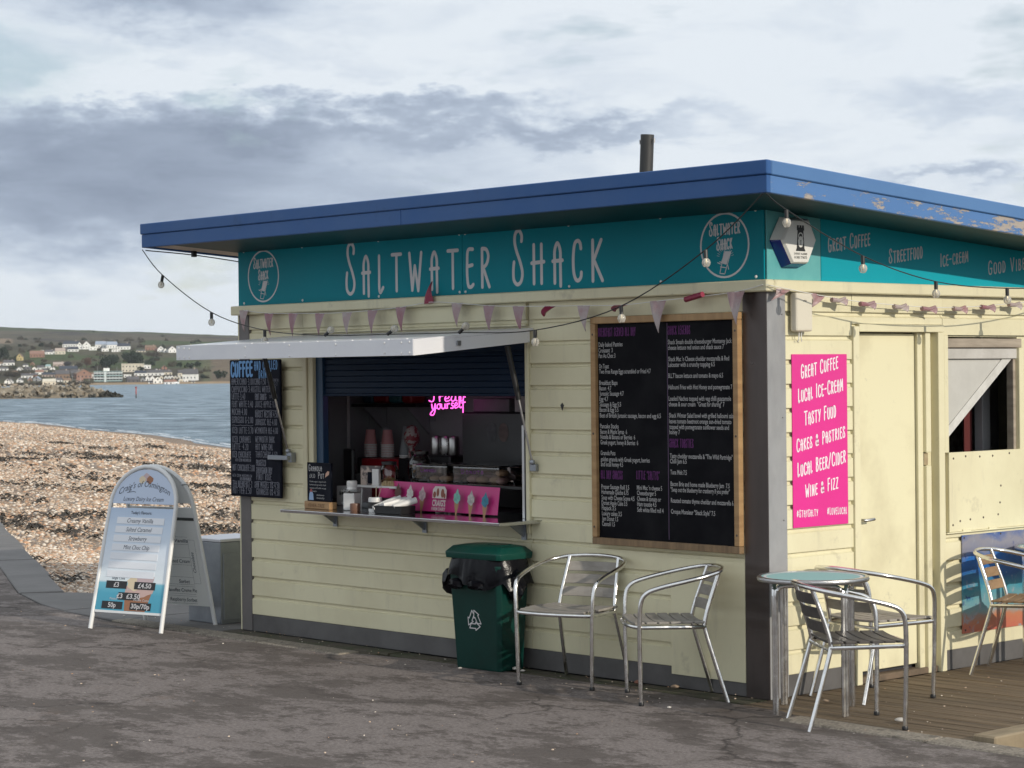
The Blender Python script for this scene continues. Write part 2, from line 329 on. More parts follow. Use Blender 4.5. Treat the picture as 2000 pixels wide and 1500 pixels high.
def hand_width(t,small=.8,gap=.16):
    w_=0
    for ch in t:
        if ch==' ': w_+=.34; continue
        s=1 if (ch.isupper() or not ch.isalpha()) else small
        w_+=(G.get(ch.upper(),G['I'])[0]+gap)*s
    return w_-gap
def hand_words(t,u0,v0,u1,v1,h,fr,sw,small,jit,name,mat,parent,gap=.16):
    W_=hand_width(t,small,gap); x=0
    for wd_ in t.split(' '):
        ww=hand_width(wd_,small,gap); f0,f1=x/W_,(x+ww)/W_; mb=MB()
        hand(mb,wd_,u0+(u1-u0)*f0,v0+(v1-v0)*f0,u0+(u1-u0)*f1,v0+(v1-v0)*f1,h,fr,sw,small,gap,jit); mb.build(name,mat,parent); x+=ww+gap+.34
def hand(mb,t,u0,v0,u1,v1,h,fr,sw=.09,small=.8,gap=.16,jit=0,lift=.0006):
    # text from (u0,v0) to (u1,v1) on baseline, letter height h; width stretched to fit
    W_=hand_width(t,small,gap); du,dv=u1-u0,v1-v0; x=0; k=0
    for ch in t:
        if ch==' ': x+=.34; continue
        s=1 if (ch.isupper() or not ch.isalpha()) else small
        gl=G.get(ch.upper(),G['I']); j=rnd.uniform(-jit,jit)
        for st in segs(gl):
            pts=[]
            for a,b in stroke_pts(st):
                f=(x+a*s)/W_; pts.append((u0+du*f,v0+dv*f+(b*s+j)*h))
            ribbon(mb,pts,sw*h,fr,lift+.00012*(k%4)); k+=1
        x+=(gl[0]+gap)*s
def type_text(mb,t,u,v,fr,h=None,wd=None,align='L',shear=0,bold=0,lift=.0006,squash=None,rot=0,arc=0):
    # built-in face; h = cap height; wd = total width (overrides the natural width)
    cu=bpy.data.curves.new('t','FONT'); cu.body=t; cu.size=1; cu.shear=shear; cu.offset=bold; cu.resolution_u=2; cu.fill_mode='FRONT'
    ob=bpy.data.objects.new('t',cu); me=bpy.data.meshes.new_from_object(ob)
    co=[p.co.copy() for p in me.vertices]; fs=[tuple(p.vertices) for p in me.polygons]
    bpy.data.objects.remove(ob); bpy.data.curves.remove(cu); bpy.data.meshes.remove(me)
    if not co: return
    x0=min(c.x for c in co); x1=max(c.x for c in co); sy=h/.73
    sx=(wd/(x1-x0)) if wd else sy*(squash or 1)
    W_=(x1-x0)*sx; o={'L':0,'C':-W_/2,'R':-W_}[align]; vs=[]
    ca,sa=math.cos(rot),math.sin(rot)
    for c in co:
        a=(c.x-x0)*sx+o; b=c.y*sy
        if arc: b+=arc*(1-(2*a/W_)**2)-arc
        vs.append(fr(u+a*ca-b*sa,v+a*sa+b*ca,lift))
    mb.add(vs,fs)
front=lambda y: (lambda u,v,l:(u,y-l,v))
side=lambda x: (lambda u,v,l:(x+l,u,v))
# ============================================================ SETTING
def sheet(name,pts,z,mat,kind='structure',thick=0):
    mb=MB()
    if thick: mb.prism([(x,y,z-thick) for x,y in pts],(0,0,thick))
    else: mb.add([(x,y,z) for x,y in pts],[tuple(range(len(pts)))])
    return tag(mb.build(name,mat),kind=kind)
# asphalt: worn binder, damp stains, cracks
m,n,b=new_mat('asphalt')
base=mixc(n,mr(n,nz(n,55,5,.85),.36,.64),(.124,.104,.095),(.272,.236,.220))
base=mixc(n,mth(n,'MULTIPLY',mr(n,nz(n,.6,10,.80,stretch=(1,1.7,1)),.485,.525),.74),base,(.083,.069,.061))
base=mixc(n,mth(n,'MULTIPLY',mr(n,nz(n,2.6,10,.82,stretch=(1,1.7,1)),.535,.565),.74),base,(.078,.064,.057))
base=mixc(n,mth(n,'MULTIPLY',mr(n,nz(n,1.1,8,.75),.60,.70),.42),base,(.15,.095,.06))
t=n.nodes.new('ShaderNodeTexCoord'); v1=n.nodes.new('ShaderNodeTexVoronoi'); v1.feature='DISTANCE_TO_EDGE'; v1.inputs['Scale'].default_value=.62
wv=n.nodes.new('ShaderNodeVectorMath'); wv.operation='ADD'; nzc=n.nodes.new('ShaderNodeTexNoise'); nzc.inputs['Scale'].default_value=1.7; nzc.inputs['Detail'].default_value=9; nzc.inputs['Roughness'].default_value=.68
n.links.new(t.outputs['Object'],nzc.inputs['Vector']); sc_=n.nodes.new('ShaderNodeVectorMath'); sc_.operation='SCALE'; sc_.inputs['Scale'].default_value=.55; n.links.new(nzc.outputs['Color'],sc_.inputs[0])
n.links.new(t.outputs['Object'],wv.inputs[0]); n.links.new(sc_.outputs[0],wv.inputs[1]); n.links.new(wv.outputs[0],v1.inputs['Vector'])
ck=mth(n,'MULTIPLY',mr(n,v1.outputs['Distance'],.0,.011,1,0),mr(n,nz(n,.5,3,.5),.46,.56))
ck2=mth(n,'MULTIPLY',mr(n,v1.outputs['Distance'],.0,.07,1,0),mr(n,nz(n,1.3,6,.7),.46,.62))
base=mixc(n,mth(n,'MULTIPLY',ck2,.35),base,(.085,.066,.054)); base=mixc(n,mth(n,'MULTIPLY',ck,.7),base,(.035,.03,.028))
vs=n.nodes.new('ShaderNodeTexVoronoi'); vs.inputs['Scale'].default_value=7; n.links.new(t.outputs['Object'],vs.inputs['Vector'])
base=mixc(n,mth(n,'MULTIPLY',mr(n,vs.outputs['Distance'],.03,.055,1,0),mr(n,nz(n,3,2),.52,.56)),base,(.5,.47,.42))
n.links.new(base,b.inputs['Base Color']); b.inputs['Roughness'].default_value=.88; b.inputs['Specular IOR Level'].default_value=.25
hh=mth(n,'SUBTRACT',mth(n,'ADD',mth(n,'MULTIPLY',nz(n,130,3,.7),.5),mth(n,'MULTIPLY',nz(n,9,5,.7),1.2)),mth(n,'MULTIPLY',ck,2.0)); bump(n,b,hh,.55,.011)
asphalt=m
ky=lambda x:-.505-.0255*(x-0)            # kerb line, outer edge
sheet('path',[(-75,33.3),(-8.2,.235),(-7.3,-.1),(-6.6,-.26),(-5.75,ky(-5.75)-.03),(-5.0,ky(-5)-.01),(-3.5,ky(-3.5)),(-3.2,-.30),(-2.6,-.22),(-.6,-.21),(.3,-.26),(.55,-.37),(.72,ky(.7)),(9,ky(9)),(60,ky(9)),(60,-60),(-75,-60)],.004,asphalt)
ground_m=M('dark_soil',(.055,.047,.038),.95,col2=(.035,.03,.022),vs=3,bs=20,bst=.5,bd=.02)
sheet('ground',[(-5.9,-.6),(60,-2),(60,40),(-4.9,40),(-4.9,1.1),(-5.9,1.1)],-.16,ground_m)
# promenade edge: concrete strip of slabs along the beach, apron slab by the kiosk
strip=empty('promenade_edge'); tag(strip,kind='structure')
d=Vector((-.8965,.443,0)); pn=Vector((.443,.8965,0)); P0=Vector((-8.15,.215,0)); q=0
for i,Ln in enumerate((1.6,1.7,1.65,1.7,1.7,1.6,1.75,1.7,1.7,1.7,1.7,1.7)):
    a=P0+d*q+pn*.006; c=P0+d*(q+Ln-.014); wid=.36+.02*(i%2)
    MB().prism([(a.x,a.y,-.3),(a.x+pn.x*wid,a.y+pn.y*wid,-.3),(c.x+pn.x*wid,c.y+pn.y*wid,-.3),(c.x,c.y,-.3)],(0,0,.30+.014+rnd.uniform(-.004,.004))).build('slab',slabm,strip,bev=.008); q+=Ln
apron=empty('apron'); tag(apron,kind='structure')
for poly in ([(-8.14,.23),(-7.93,.55),(-7.2,.93),(-6.72,.93),(-6.75,-.21),(-7.28,-.08)],[(-6.70,.93),(-5.9,.95),(-5.9,-.29),(-6.73,-.225)],[(-5.885,.95),(-4.78,.95),(-4.78,-.18),(-5.885,-.18)]):
    MB().prism([(x,y,-.3) for x,y in poly],(0,0,.3+.006)).build('slab',slabm,apron,bev=.006)
kerb=empty('kerb'); tag(kerb,kind='structure')
x=-5.88
while x<8.5:
    x2=x+.91; a,c=x+.004,x2-.004
    MB().prism([(a,ky(a)+.004,-.2),(c,ky(c)+.004,-.2),(c,ky(c)+.172,-.2),(a,ky(a)+.172,-.2)],(0,0,.2+(.012 if x>.3 or x<-3.6 else -.004))).build('kerb_stone',concrete,kerb,bev=.008); x=x2
# timber along the wall foot and the deck beside the door
deck=empty('deck'); tag(deck,kind='structure')
for i,(y0,y1,x0,x1) in enumerate(((-.30,-.165,-5.86,-3.05),(-.155,-.012,-5.86,-3.0),(-.155,-.012,-2.99,-.9),(-.155,-.012,-.89,.0))):
    MB().box((x0,y0,-.12),(x1,y1,-.002+.003*(i%2))).build('sleeper',mossy,deck,bev=.008)
y=-.355; i=0
dm=MB().box((0,0,-.035),(1.515,.113,0)).mesh('deck_board',deckm,bev=.006); dms=[dm]
for k in range(3):
    mm=MB().box((0,0,-.035),(1.515,.113,0)).mesh('deck_board',M('deck_board_%s'%'bcd'[k],(.165+.022*k,.118+.016*k,.07+.01*k),.8,col2=(.072,.05,.031),vs=6+k,stretch=(.18,5,1),lo=.36,hi=.66,bs=22,bst=.8,bd=.012),bev=.006); dms.append(mm)
while y<4.6:
    inst('deck_board',rnd.choice(dms),deck,(.003+rnd.uniform(0,.004),y,.002+rnd.uniform(-.002,.002)),(0,rnd.uniform(-.001,.001),0)); y+=.12; i+=1
MB().box((1.53,-.34,-.10),(1.66,5,.035)).build('edge_beam',M('pale_timber',(.28,.22,.14),.75,col2=(.19,.145,.09),vs=4,stretch=(6,1,1),bs=26,bst=.4,bd=.005),deck,bev=.008)
# ============================================================ KIOSK
K=empty('kiosk',label='cream weatherboarded beach kiosk with blue flat roof and serving hatch',cat='kiosk')
def part(name,a,b,mat,parent=K,bev=.003,seg=1): return MB().box(a,b).build(name,mat,parent,bev=bev,seg=seg)
PITCH=.13; Z0=.117
PROF=[(0.002,0),(0,.003),(0,.103),(.008,.107),(.0145,.112),(.0165,.13)]
def prof_clip(z0,z1):
    pts=[]
    def at(z):
        for (a,b_),(c,d_) in zip(PROF,PROF[1:]):
            if b_<=z<=d_: return (a+(c-a)*(z-b_)/(d_-b_) if d_>b_ else a)
        return PROF[-1][0]
    pts=[(at(z0),z0)]+[p for p in PROF if z0+1e-6<p[1]<z1-1e-6]+[(at(z1),z1)]
    return pts
bcache={}
def boards(a0,a1,z0,z1,wall):
    k=int(math.floor((z0-Z0)/PITCH+1e-6))
    while Z0+k*PITCH<z1-1e-6:
        zb=Z0+k*PITCH; lo=max(z0-zb,0); hi=min(z1-zb,PITCH)-.0008
        if hi-lo>.004:
            key=(round(a1-a0,4),round(lo,4),round(hi,4),wall)
            if key not in bcache:
                pr_=prof_clip(lo,hi); mb=MB()
                if wall=='f': mb.prism([(0,p,z) for p,z in pr_]+[(0,.02,hi),(0,.02,lo)][0:],(a1-a0,0,0))
                else: mb.prism([(-p,0,z) for p,z in pr_]+[(-.02,0,hi),(-.02,0,lo)],(0,a1-a0,0))
                me=mb.mesh('weatherboard',cream)
                bm=bmesh.new(); bm.from_mesh(me); bmesh.ops.recalc_face_normals(bm,faces=bm.faces); bm.to_mesh(me); bm.free()
                bcache[key]=me
            j=rnd.uniform(-.0012,.0012)
            inst('weatherboard',bcache[key],K,(a0,j,zb) if wall=='f' else (j,a0,zb))
        k+=1
boards(-4.64,-1.838,Z0,.86,'f'); boards(-4.64,-4.042,.86,2.168,'f'); boards(-4.04,-1.866,2.03,2.168,'f'); boards(-1.834,-.162,Z0,2.168,'f')
boards(.152,.722,Z0,2.168,'s'); boards(.724,1.555,2.005,2.168,'s'); boards(1.557,2.55,1.945,2.168,'s'); boards(1.557,4.2,Z0,.79,'s'); boards(2.552,4.2,.79,2.168,'s')
# wall cores
for a,c in (((-4.72,.022,0),(-3.925,.09,2.60)),((-1.862,.022,0),(-.03,.09,2.60)),((-3.924,.022,0),(-1.863,.09,.855)),((-3.924,.022,1.90),(-1.863,.09,2.60)),
    ((-.09,.091,0),(-.022,.74,2.58)),((-.09,.741,1.985),(-.022,1.56,2.54)),((-.09,1.561,0),(-.022,1.60,2.5)),((-.09,1.601,0),(-.022,2.33,1.25)),((-.09,1.601,1.935),(-.022,2.33,2.47)),((-.09,2.331,0),(-.022,4.2,2.37)),
    ((-4.75,.1,0),(-4.66,4.2,2.35)),((-4.659,4.11,0),(-.091,4.2,2.33))): part('wall_panel',a,c,cream,bev=0)
part('plinth',(-4.64,.0015,0),(-.162,.02,.1165),plinth); part('plinth',(-.02,.152,0),(.0005,.738,.1165),plinth); part('plinth',(-.02,1.557,0),(.0005,4.2,.1165),plinth)
# corner covers
part('corner_post',(-4.757,-.006,0),(-4.641,.02,2.168),greypost,bev=.004); part('corner_trim',(-4.772,-.004,0),(-4.7575,.12,2.168),cream)
part('corner_cover',(-.1605,-.005,0),(.0055,.0005,2.168),M('shaded_steel_copy',(.115,.097,.09),.36,.75,col2=(.085,.07,.066),vs=3,stretch=(1,1,.15),rvar=.1),bev=.001); part('corner_cover',(.0008,.001,0),(.0062,.15,2.1675),M('sunlit_steel_copy',(.36,.36,.365),.5,.35,col2=(.29,.29,.295),vs=5,stretch=(1,1,.4),rvar=.1),bev=.001)  # one steel cover; dark reflection and sunlight painted as two base colours
for z in (.35,.95,1.5,2.05): MB().lathe([(.006,0),(.005,.003),(0,.004)],n=8).build('rivet',steel,K,True,loc=(.006,.12,z)).rotation_euler=(0,R(90),0)
part('patch_panel',(-.705,-.0075,.075),(-.1615,-.0005,.722),cream,bev=.0015)
# ledge under the fascia signs
part('ledge',(-4.80,-.045,2.169),(.045,.0195,2.232),cream,bev=.006); part('ledge',(.0005,.0205,2.169),(.0452,4.2,2.2315),cream,bev=.006)
part('frieze_panel',(-4.75,.0005,2.2325),(-.0305,.021,2.60),cream,bev=0)
# roof
rz=lambda y:-.0632*(y+.626)
roof=empty('roof'); roof.parent=K; RX0,RX1,RY0,RY1=-5.005,.55,-.626,4.6
def slab_roof(name,x0,x1,y0,y1,zb,zt,mat,bev=0):
    mb=MB(); mb.add([(x0,y0,zb+rz(y0)),(x1,y0,zb+rz(y0)),(x1,y1,zb+rz(y1)),(x0,y1,zb+rz(y1)),(x0,y0,zt+rz(y0)),(x1,y0,zt+rz(y0)),(x1,y1,zt+rz(y1)),(x0,y1,zt+rz(y1))],[(0,3,2,1),(4,5,6,7),(0,1,5,4),(1,2,6,5),(2,3,7,6),(3,0,4,7)])
    return mb.build(name,mat,roof,bev=bev)
felt=M('roof_felt',(.06,.065,.075),.9,bs=60,bst=.4)
slab_roof('roof_deck',RX0+.03,RX1-.03,RY0+.03,RY1-.03,2.66,2.775,felt)
# peeling blue paint on the sunny fascia; the blue itself is lightened for sunlight
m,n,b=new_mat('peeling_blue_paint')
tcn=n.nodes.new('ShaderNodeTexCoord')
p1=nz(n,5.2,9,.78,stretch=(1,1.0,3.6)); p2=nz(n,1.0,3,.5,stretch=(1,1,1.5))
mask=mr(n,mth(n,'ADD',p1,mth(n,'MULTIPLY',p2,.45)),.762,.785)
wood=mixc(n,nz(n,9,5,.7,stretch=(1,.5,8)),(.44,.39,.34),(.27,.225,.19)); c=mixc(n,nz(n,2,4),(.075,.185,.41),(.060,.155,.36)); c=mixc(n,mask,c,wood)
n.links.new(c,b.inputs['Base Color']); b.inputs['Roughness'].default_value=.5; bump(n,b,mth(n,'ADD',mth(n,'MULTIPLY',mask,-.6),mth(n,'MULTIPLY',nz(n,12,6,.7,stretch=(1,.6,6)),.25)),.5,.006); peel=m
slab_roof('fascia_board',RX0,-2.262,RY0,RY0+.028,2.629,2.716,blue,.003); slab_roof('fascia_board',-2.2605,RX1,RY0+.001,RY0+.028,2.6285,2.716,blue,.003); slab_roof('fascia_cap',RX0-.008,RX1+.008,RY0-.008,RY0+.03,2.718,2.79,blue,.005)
slab_roof('fascia_board',RX1-.028,RX1,RY0+.0285,1.62,2.629,2.716,peel,.003); slab_roof('fascia_board',RX1-.028,RX1-.0012,1.6215,RY1,2.6285,2.716,peel,.003); slab_roof('fascia_cap',RX1-.03,RX1+.008,RY0+.0305,RY1,2.718,2.79,M('sunlit_blue_copy',(.075,.18,.38),.45,col2=(.065,.16,.35),vs=2),.005)  # cap and boards use a lighter blue, with sunlight put into the colour
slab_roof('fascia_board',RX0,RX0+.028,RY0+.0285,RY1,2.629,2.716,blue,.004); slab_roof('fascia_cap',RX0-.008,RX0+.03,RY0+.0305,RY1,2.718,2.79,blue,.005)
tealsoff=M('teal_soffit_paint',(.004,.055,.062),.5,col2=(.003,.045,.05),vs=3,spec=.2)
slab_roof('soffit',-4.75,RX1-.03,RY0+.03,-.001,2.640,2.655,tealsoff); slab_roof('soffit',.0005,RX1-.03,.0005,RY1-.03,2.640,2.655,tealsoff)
slab_roof('soffit',RX0+.03,-4.7505,RY0+.03,RY1-.03,2.640,2.655,M('bare_soffit',(.66,.56,.48),.6,col2=(.56,.47,.40),vs=3)); slab_roof('ceiling',-4.749,0,0,RY1-.03,2.640,2.655,indark)
# flue pipe
MB().tube([(-1.835,1.0,2.62),(-1.825,1.0,2.95),(-1.808,1.0,3.225)],.042,14).build('flue_pipe',M('flue_black',(.03,.03,.03),.55,col2=(.07,.065,.06),vs=6,stretch=(1,1,.3)),K,True)
for sx in(-1,1): MB().tube([(-1.81+sx*.04,1.0,3.19),(-1.81+sx*.062,1.0,3.195),(-1.81+sx*.06,1.0,3.17)],.005,6).build('flue_hook',steel,K,True)
# hatch frame and roller shutter
part('hatch_frame',(-4.041,-.012,.885),(-3.922,.021,1.99),cream); part('hatch_bead',(-4.0,-.024,.885),(-3.975,-.0125,1.99),cream,bev=.006)
part('hatch_frame',(-1.866,-.014,.80),(-1.836,.05,2.0),cream); part('hatch_head',(-3.921,.0,1.885),(-1.867,.06,1.99),navy)
part('shutter_guide',(-3.921,.012,.883),(-3.848,.06,1.884),M('navy_steel',(.012,.05,.11),.4)); part('shutter_guide',(-1.9,.018,.883),(-1.8665,.06,1.884),M('navy_steel',(.012,.05,.11),.4))
sh=empty('roller_shutter'); sh.parent=K
sm=MB().prism([(0,0,0),(0,.002,.03),(0,.008,.038),(0,.014,.038),(0,.014,-.002),(0,.006,-.002)],(1.945,0,0)).mesh('slat',navy)
for k in range(7): inst('slat',sm,sh,(-3.8465,.028,1.632+k*.038))
MB().box((-3.8465,.024,1.612),(-1.902,.05,1.630)).build('bottom_rail',navy,sh,bev=.003)
# steel counter
ct=MB().box((-3.87,-.33,.862),(-1.757,.36,.882)).build('counter',M('counter_steel',(.55,.55,.56),.12,1,col2=(.47,.47,.48),vs=5,rvar=.05),K,bev=.004,seg=2)
for x in (-3.70,-2.80,-1.89):
    mb=MB(); mb.box((x-.02,-.16,.853),(x+.02,-.03,.8615)); mb.box((x-.02,-.012,.76),(x+.02,-.002,.853)); mb.prism([(x-.003,-.13,.853),(x-.003,-.012,.853),(x-.003,-.012,.775)],(.006,0,0)); mb.build('bracket',galv,ct)
# lifted flap with gas struts
fl=empty('hatch_flap'); fl.parent=K
FX0,FX1=-4.15,-1.80
def flz(y): return 2.018+(y)*(.07/.925)
mb=MB(); mb.add([(FX0,0,flz(0)-.014),(FX1,0,flz(0)-.014),(FX1,-.925,flz(-.925)-.014),(FX0,-.925,flz(-.925)-.014),(FX0,0,flz(0)),(FX1,0,flz(0)),(FX1,-.925,flz(-.925)),(FX0,-.925,flz(-.925))],[(0,1,2,3),(4,7,6,5),(0,4,5,1),(1,5,6,2),(2,6,7,3),(3,7,4,0)]); mb.build('flap_panel',gloss_white,fl)
part('flap_lip',(FX0,-.932,1.856),(FX1,-.9255,1.949),gloss_white,fl,.001)
for x in (FX0,FX1-.006):
    mb=MB(); mb.prism([(x,-.925,1.856),(x,-.925,1.934),(x,-.03,2.0),(x,-.03,1.932)],(.006,0,0)); mb.build('flap_side',gloss_white,fl)
sc_m=MB().lathe([(.007,0),(.006,.003),(0,.0045)],n=8).mesh('screw',cupwhite,True)
for x in [FX0+.03+k*.058 for k in range(3)]+[-3.4,-2.95,-2.5,-2.05,-1.9,-1.83]:
    for z in (1.872,1.93): inst('screw',sc_m,fl,(x,-.932,z+rnd.uniform(-.004,.004)),(R(90),0,0))
for x in np.linspace(FX0+.1,FX1-.1,14): inst('screw',sc_m,fl,(float(x),-.89,flz(-.89)),(0,0,0))
part('flap_catch',(FX1,-.61,1.912),(FX1+.010,-.575,1.94),galv,fl,.003)
def strut(top,bot,name='gas_strut'):
    s=empty(name); s.parent=K; t_,b_=Vector(top),Vector(bot); mid=t_.lerp(b_,.46)
    MB().tube([t_,mid],.016,10).build('cylinder',black,s,True); MB().tube([mid,b_],.0065,8).build('rod',steel,s,True)
    MB().lathe([(0,-.018),(.016,-.01),(.018,0),(.016,.01),(0,.018)],b_,10).build('ball_end',galv,s,True)
    MB().box((b_.x-.025,-.03,b_.z-.055),(b_.x+.025,-.001,b_.z-.012)).build('mount',galv,s,bev=.003)
strut((-1.845,-.17,1.91),(-1.79,-.03,1.225)); strut((-4.1,-.28,1.90),(-4.175,-.03,1.245))
MB().box((-4.35,-.075,1.185),(-4.13,-.04,1.215)).build('latch_bar',galv,K,bev=.003); MB().box((-4.16,-.045,1.17),(-4.125,-.001,1.235)).build('latch_plate',galv,K,bev=.003)
MB().prism([(-1.56,-.003,1.53),(-1.545,-.003,1.56),(-1.56,-.003,1.575),(-1.575,-.003,1.56)],(0,.003,0)).build('hook_plate',black,K)
# door on the sunny side
dr_=empty('door'); dr_.parent=K
part('door_leaf',(-.085,.784,.06),(-.048,1.350,1.952),M('door_paint',(.73,.68,.46),.5,col2=(.60,.545,.36),vs=2.2,lo=.45,hi=.7,bs=50,bst=.15,bd=.002,dirt=(.30,.28,.22),ds=6,dlo=.63,dhi=.8),dr_)
hd=MB(); hd.tube([(-.048,.822,.91),(.0,.822,.91),(.004,.83,.91),(.006,.90,.913)],.0085,8); hd.build('handle',steel,dr_,True)
part('door_frame',(-.06,.724,0),(.012,.776,1.99),cream); part('door_frame',(-.06,.777,1.960),(.012,1.555,2.003),cream)
part('door_jamb',(-.07,1.357,.0),(-.03,1.405,1.959),cream); part('door_stop',(-.07,1.406,0),(-.008,1.452,1.19),cream); part('door_stop',(-.07,1.406,1.27),(-.008,1.452,1.959),cream); part('door_jamb',(-.07,1.453,0),(-.045,1.50,1.959),cream); part('door_frame',(-.07,1.501,0),(.012,1.557,1.959),cream)
part('latch_keep',(-.065,1.41,1.195),(-.03,1.45,1.265),M('bare_wood',(.40,.33,.2),.7,col2=(.3,.22,.13),vs=12)); part('threshold',(-.09,.777,0),(-.01,1.50,.035),M('threshold_timber',(.17,.12,.08),.8,col2=(.1,.075,.05),vs=8))
# side window: timber rails, torn blind, lower sheet
oldrail=M('old_window_rail',(.40,.34,.27),.7,col2=(.24,.20,.16),vs=6,stretch=(1,.3,3)); wr=M('pale_window_rail',(.52,.50,.47),.6,col2=(.42,.40,.37),vs=4)
part('window_frame',(-.03,1.5575,1.262),(.010,1.598,1.944),cream); part('window_rail',(-.05,1.601,1.872),(-.006,2.36,1.926),oldrail); part('window_rail',(-.045,1.60,1.806),(-.012,2.36,1.866),wr)
part('window_mullion',(-.07,2.29,1.25),(-.02,2.315,1.805),oldrail); part('window_mullion',(-.05,2.316,1.25),(0.006,2.36,1.871),cream)
bl=MB(); bl.add([(-.035,1.60,1.806),(-.035,2.27,1.806),(-.031,2.2,1.806),(-.035,1.605,1.385)],[(0,1,3)]); bl.build('blind',M('blind_fabric',(.50,.49,.46),.8,col2=(.44,.43,.40),vs=3,bs=120,bst=.1),K)
MB().prism([(-.033,2.285,1.806),(-.033,1.605,1.325),(-.033,1.603,1.385),(-.033,2.19,1.806)],(.006,0,0)).build('blind_hem',M('blind_hem_fabric',(.60,.59,.56),.7,col2=(.5,.49,.46),vs=12,bs=80,bst=.2),K)
part('window_sheet',(-.0195,1.598,.80),(.0075,2.55,1.262),cream,bev=.0015)
scr=MB().lathe([(.007,0),(.006,.002),(0,.003)],n=8).mesh('screw',M('dark_screw',(.08,.06,.045),.6),True)
for y in (1.64,1.76,1.90,2.03,2.2,2.4): inst('screw',scr,K,(.0075,y,1.235+rnd.uniform(-.01,.01)),(0,R(90),0))
for y,z in ((1.63,.84),(1.70,.86),(1.80,.865),(1.93,.87),(2.08,.88),(2.1,.95),(2.11,1.05)): inst('screw',scr,K,(.0075,y,z),(0,R(90),0))
for y in (1.72,1.98): part('hinge',(.0078,y,.797),(.014,y+.08,.812),cream,bev=.002)
part('window_sill',(.0006,1.56,.7905),(.02,4.2,.799),cream)
part('door_gap_shade',(-.12,.74,0),(-.092,1.56,1.98),indark,bev=0)  # dark sheet added behind the leaf to paint shade into its gaps
part('inner_post',(-.34,2.34,.9),(-.28,2.42,2.0),inwall); part('inner_board',(-.95,2.6,.6),(-.9,3.4,2.1),inwall,bev=0)
MB().box((-.899,2.75,1.12),(-.893,2.98,1.42)).build('notice',M('notice_print',(.16,.09,.07),.7,col2=(.3,.27,.25),vs=18),K); MB().box((-.34,2.22,1.2),(-.33,2.30,1.56)).build('red_cloth',M('dark_red_cloth',(.10,.015,.015),.8),K)
# interior shell
part('partition',(-4.659,1.05,0),(-.095,1.09,2.53),inwall,bev=0); part('inner_lining',(-4.659,.095,0),(-4.645,1.049,2.55),inwall,bev=0); part('floor',(-4.644,.095,-.02),(-.095,4.1,.0),indark,bev=0)
part('bench',(-4.64,.38,.80),(-2.0,1.045,.878),indark)
part('inner_screen',(-1.86,.1,0),(-1.82,1.045,2.5),indark)
MB().tube([(-4.632,.85,.88),(-4.632,.85,2.4)],.012,8).build('conduit',cupwhite,K,True)
for k,off in enumerate((0,.03)):
    MB().tube(smooth_path([(-4.63,.55+off,1.75),(-4.62,.53+off*1.4,1.5),(-4.62,.49+off*.6,1.33),(-4.62,.52+off,1.1),(-4.62,.54+off,.95)],5),.005,6).build('cable',cable_m,K,True)
SIGN=[('S', -3.561, -3.457, 2.264, 2.612), ('A', -3.398, -3.296, 2.244, 2.522), ('L', -3.226, -3.165, 2.263, 2.518), ('T', -3.097, -2.986, 2.268, 2.52), ('W', -2.926, -2.788, 2.262, 2.521), ('A', -2.726, -2.624, 2.246, 2.517), ('T', -2.559, -2.444, 2.264, 2.518), ('E', -2.38, -2.303, 2.267, 2.518), ('R', -2.243, -2.157, 2.262, 2.517), ('S', -1.966, -1.865, 2.266, 2.608), ('H', -1.806, -1.678, 2.266, 2.517), ('A', -1.626, -1.523, 2.244, 2.517), ('C', -1.455, -1.367, 2.27, 2.522), ('K', -1.295, -1.195, 2.263, 2.518)]
PINK=[('Great Coffee', 0.277, 1.705, 0.588, 1.758, 0.072), ('Local Ice-Cream', 0.25, 1.576, 0.629, 1.638, 0.072), ('Tasty Food', 0.3, 1.453, 0.565, 1.493, 0.072), ('Cakes & Pastries', 0.234, 1.311, 0.643, 1.379, 0.067), ('Local Beer/Cider', 0.239, 1.175, 0.646, 1.242, 0.072), ('Wine & Fizz', 0.304, 1.062, 0.58, 1.103, 0.066), ('#StaySalty', 0.229, 0.958, 0.405, 0.959, 0.038), ('#LoveLocal', 0.486, 0.96, 0.655, 0.958, 0.039)]
SIDE=[('Great Coffee', 0.511, 2.395, 0.873, 2.441, 0.078), ('Streetfood', 1.048, 2.346, 1.354, 2.386, 0.076), ('Ice-cream', 1.528, 2.34, 1.794, 2.375, 0.071), ('Good Vibes Only', 1.999, 2.306, 2.638, 2.373, 0.077)]
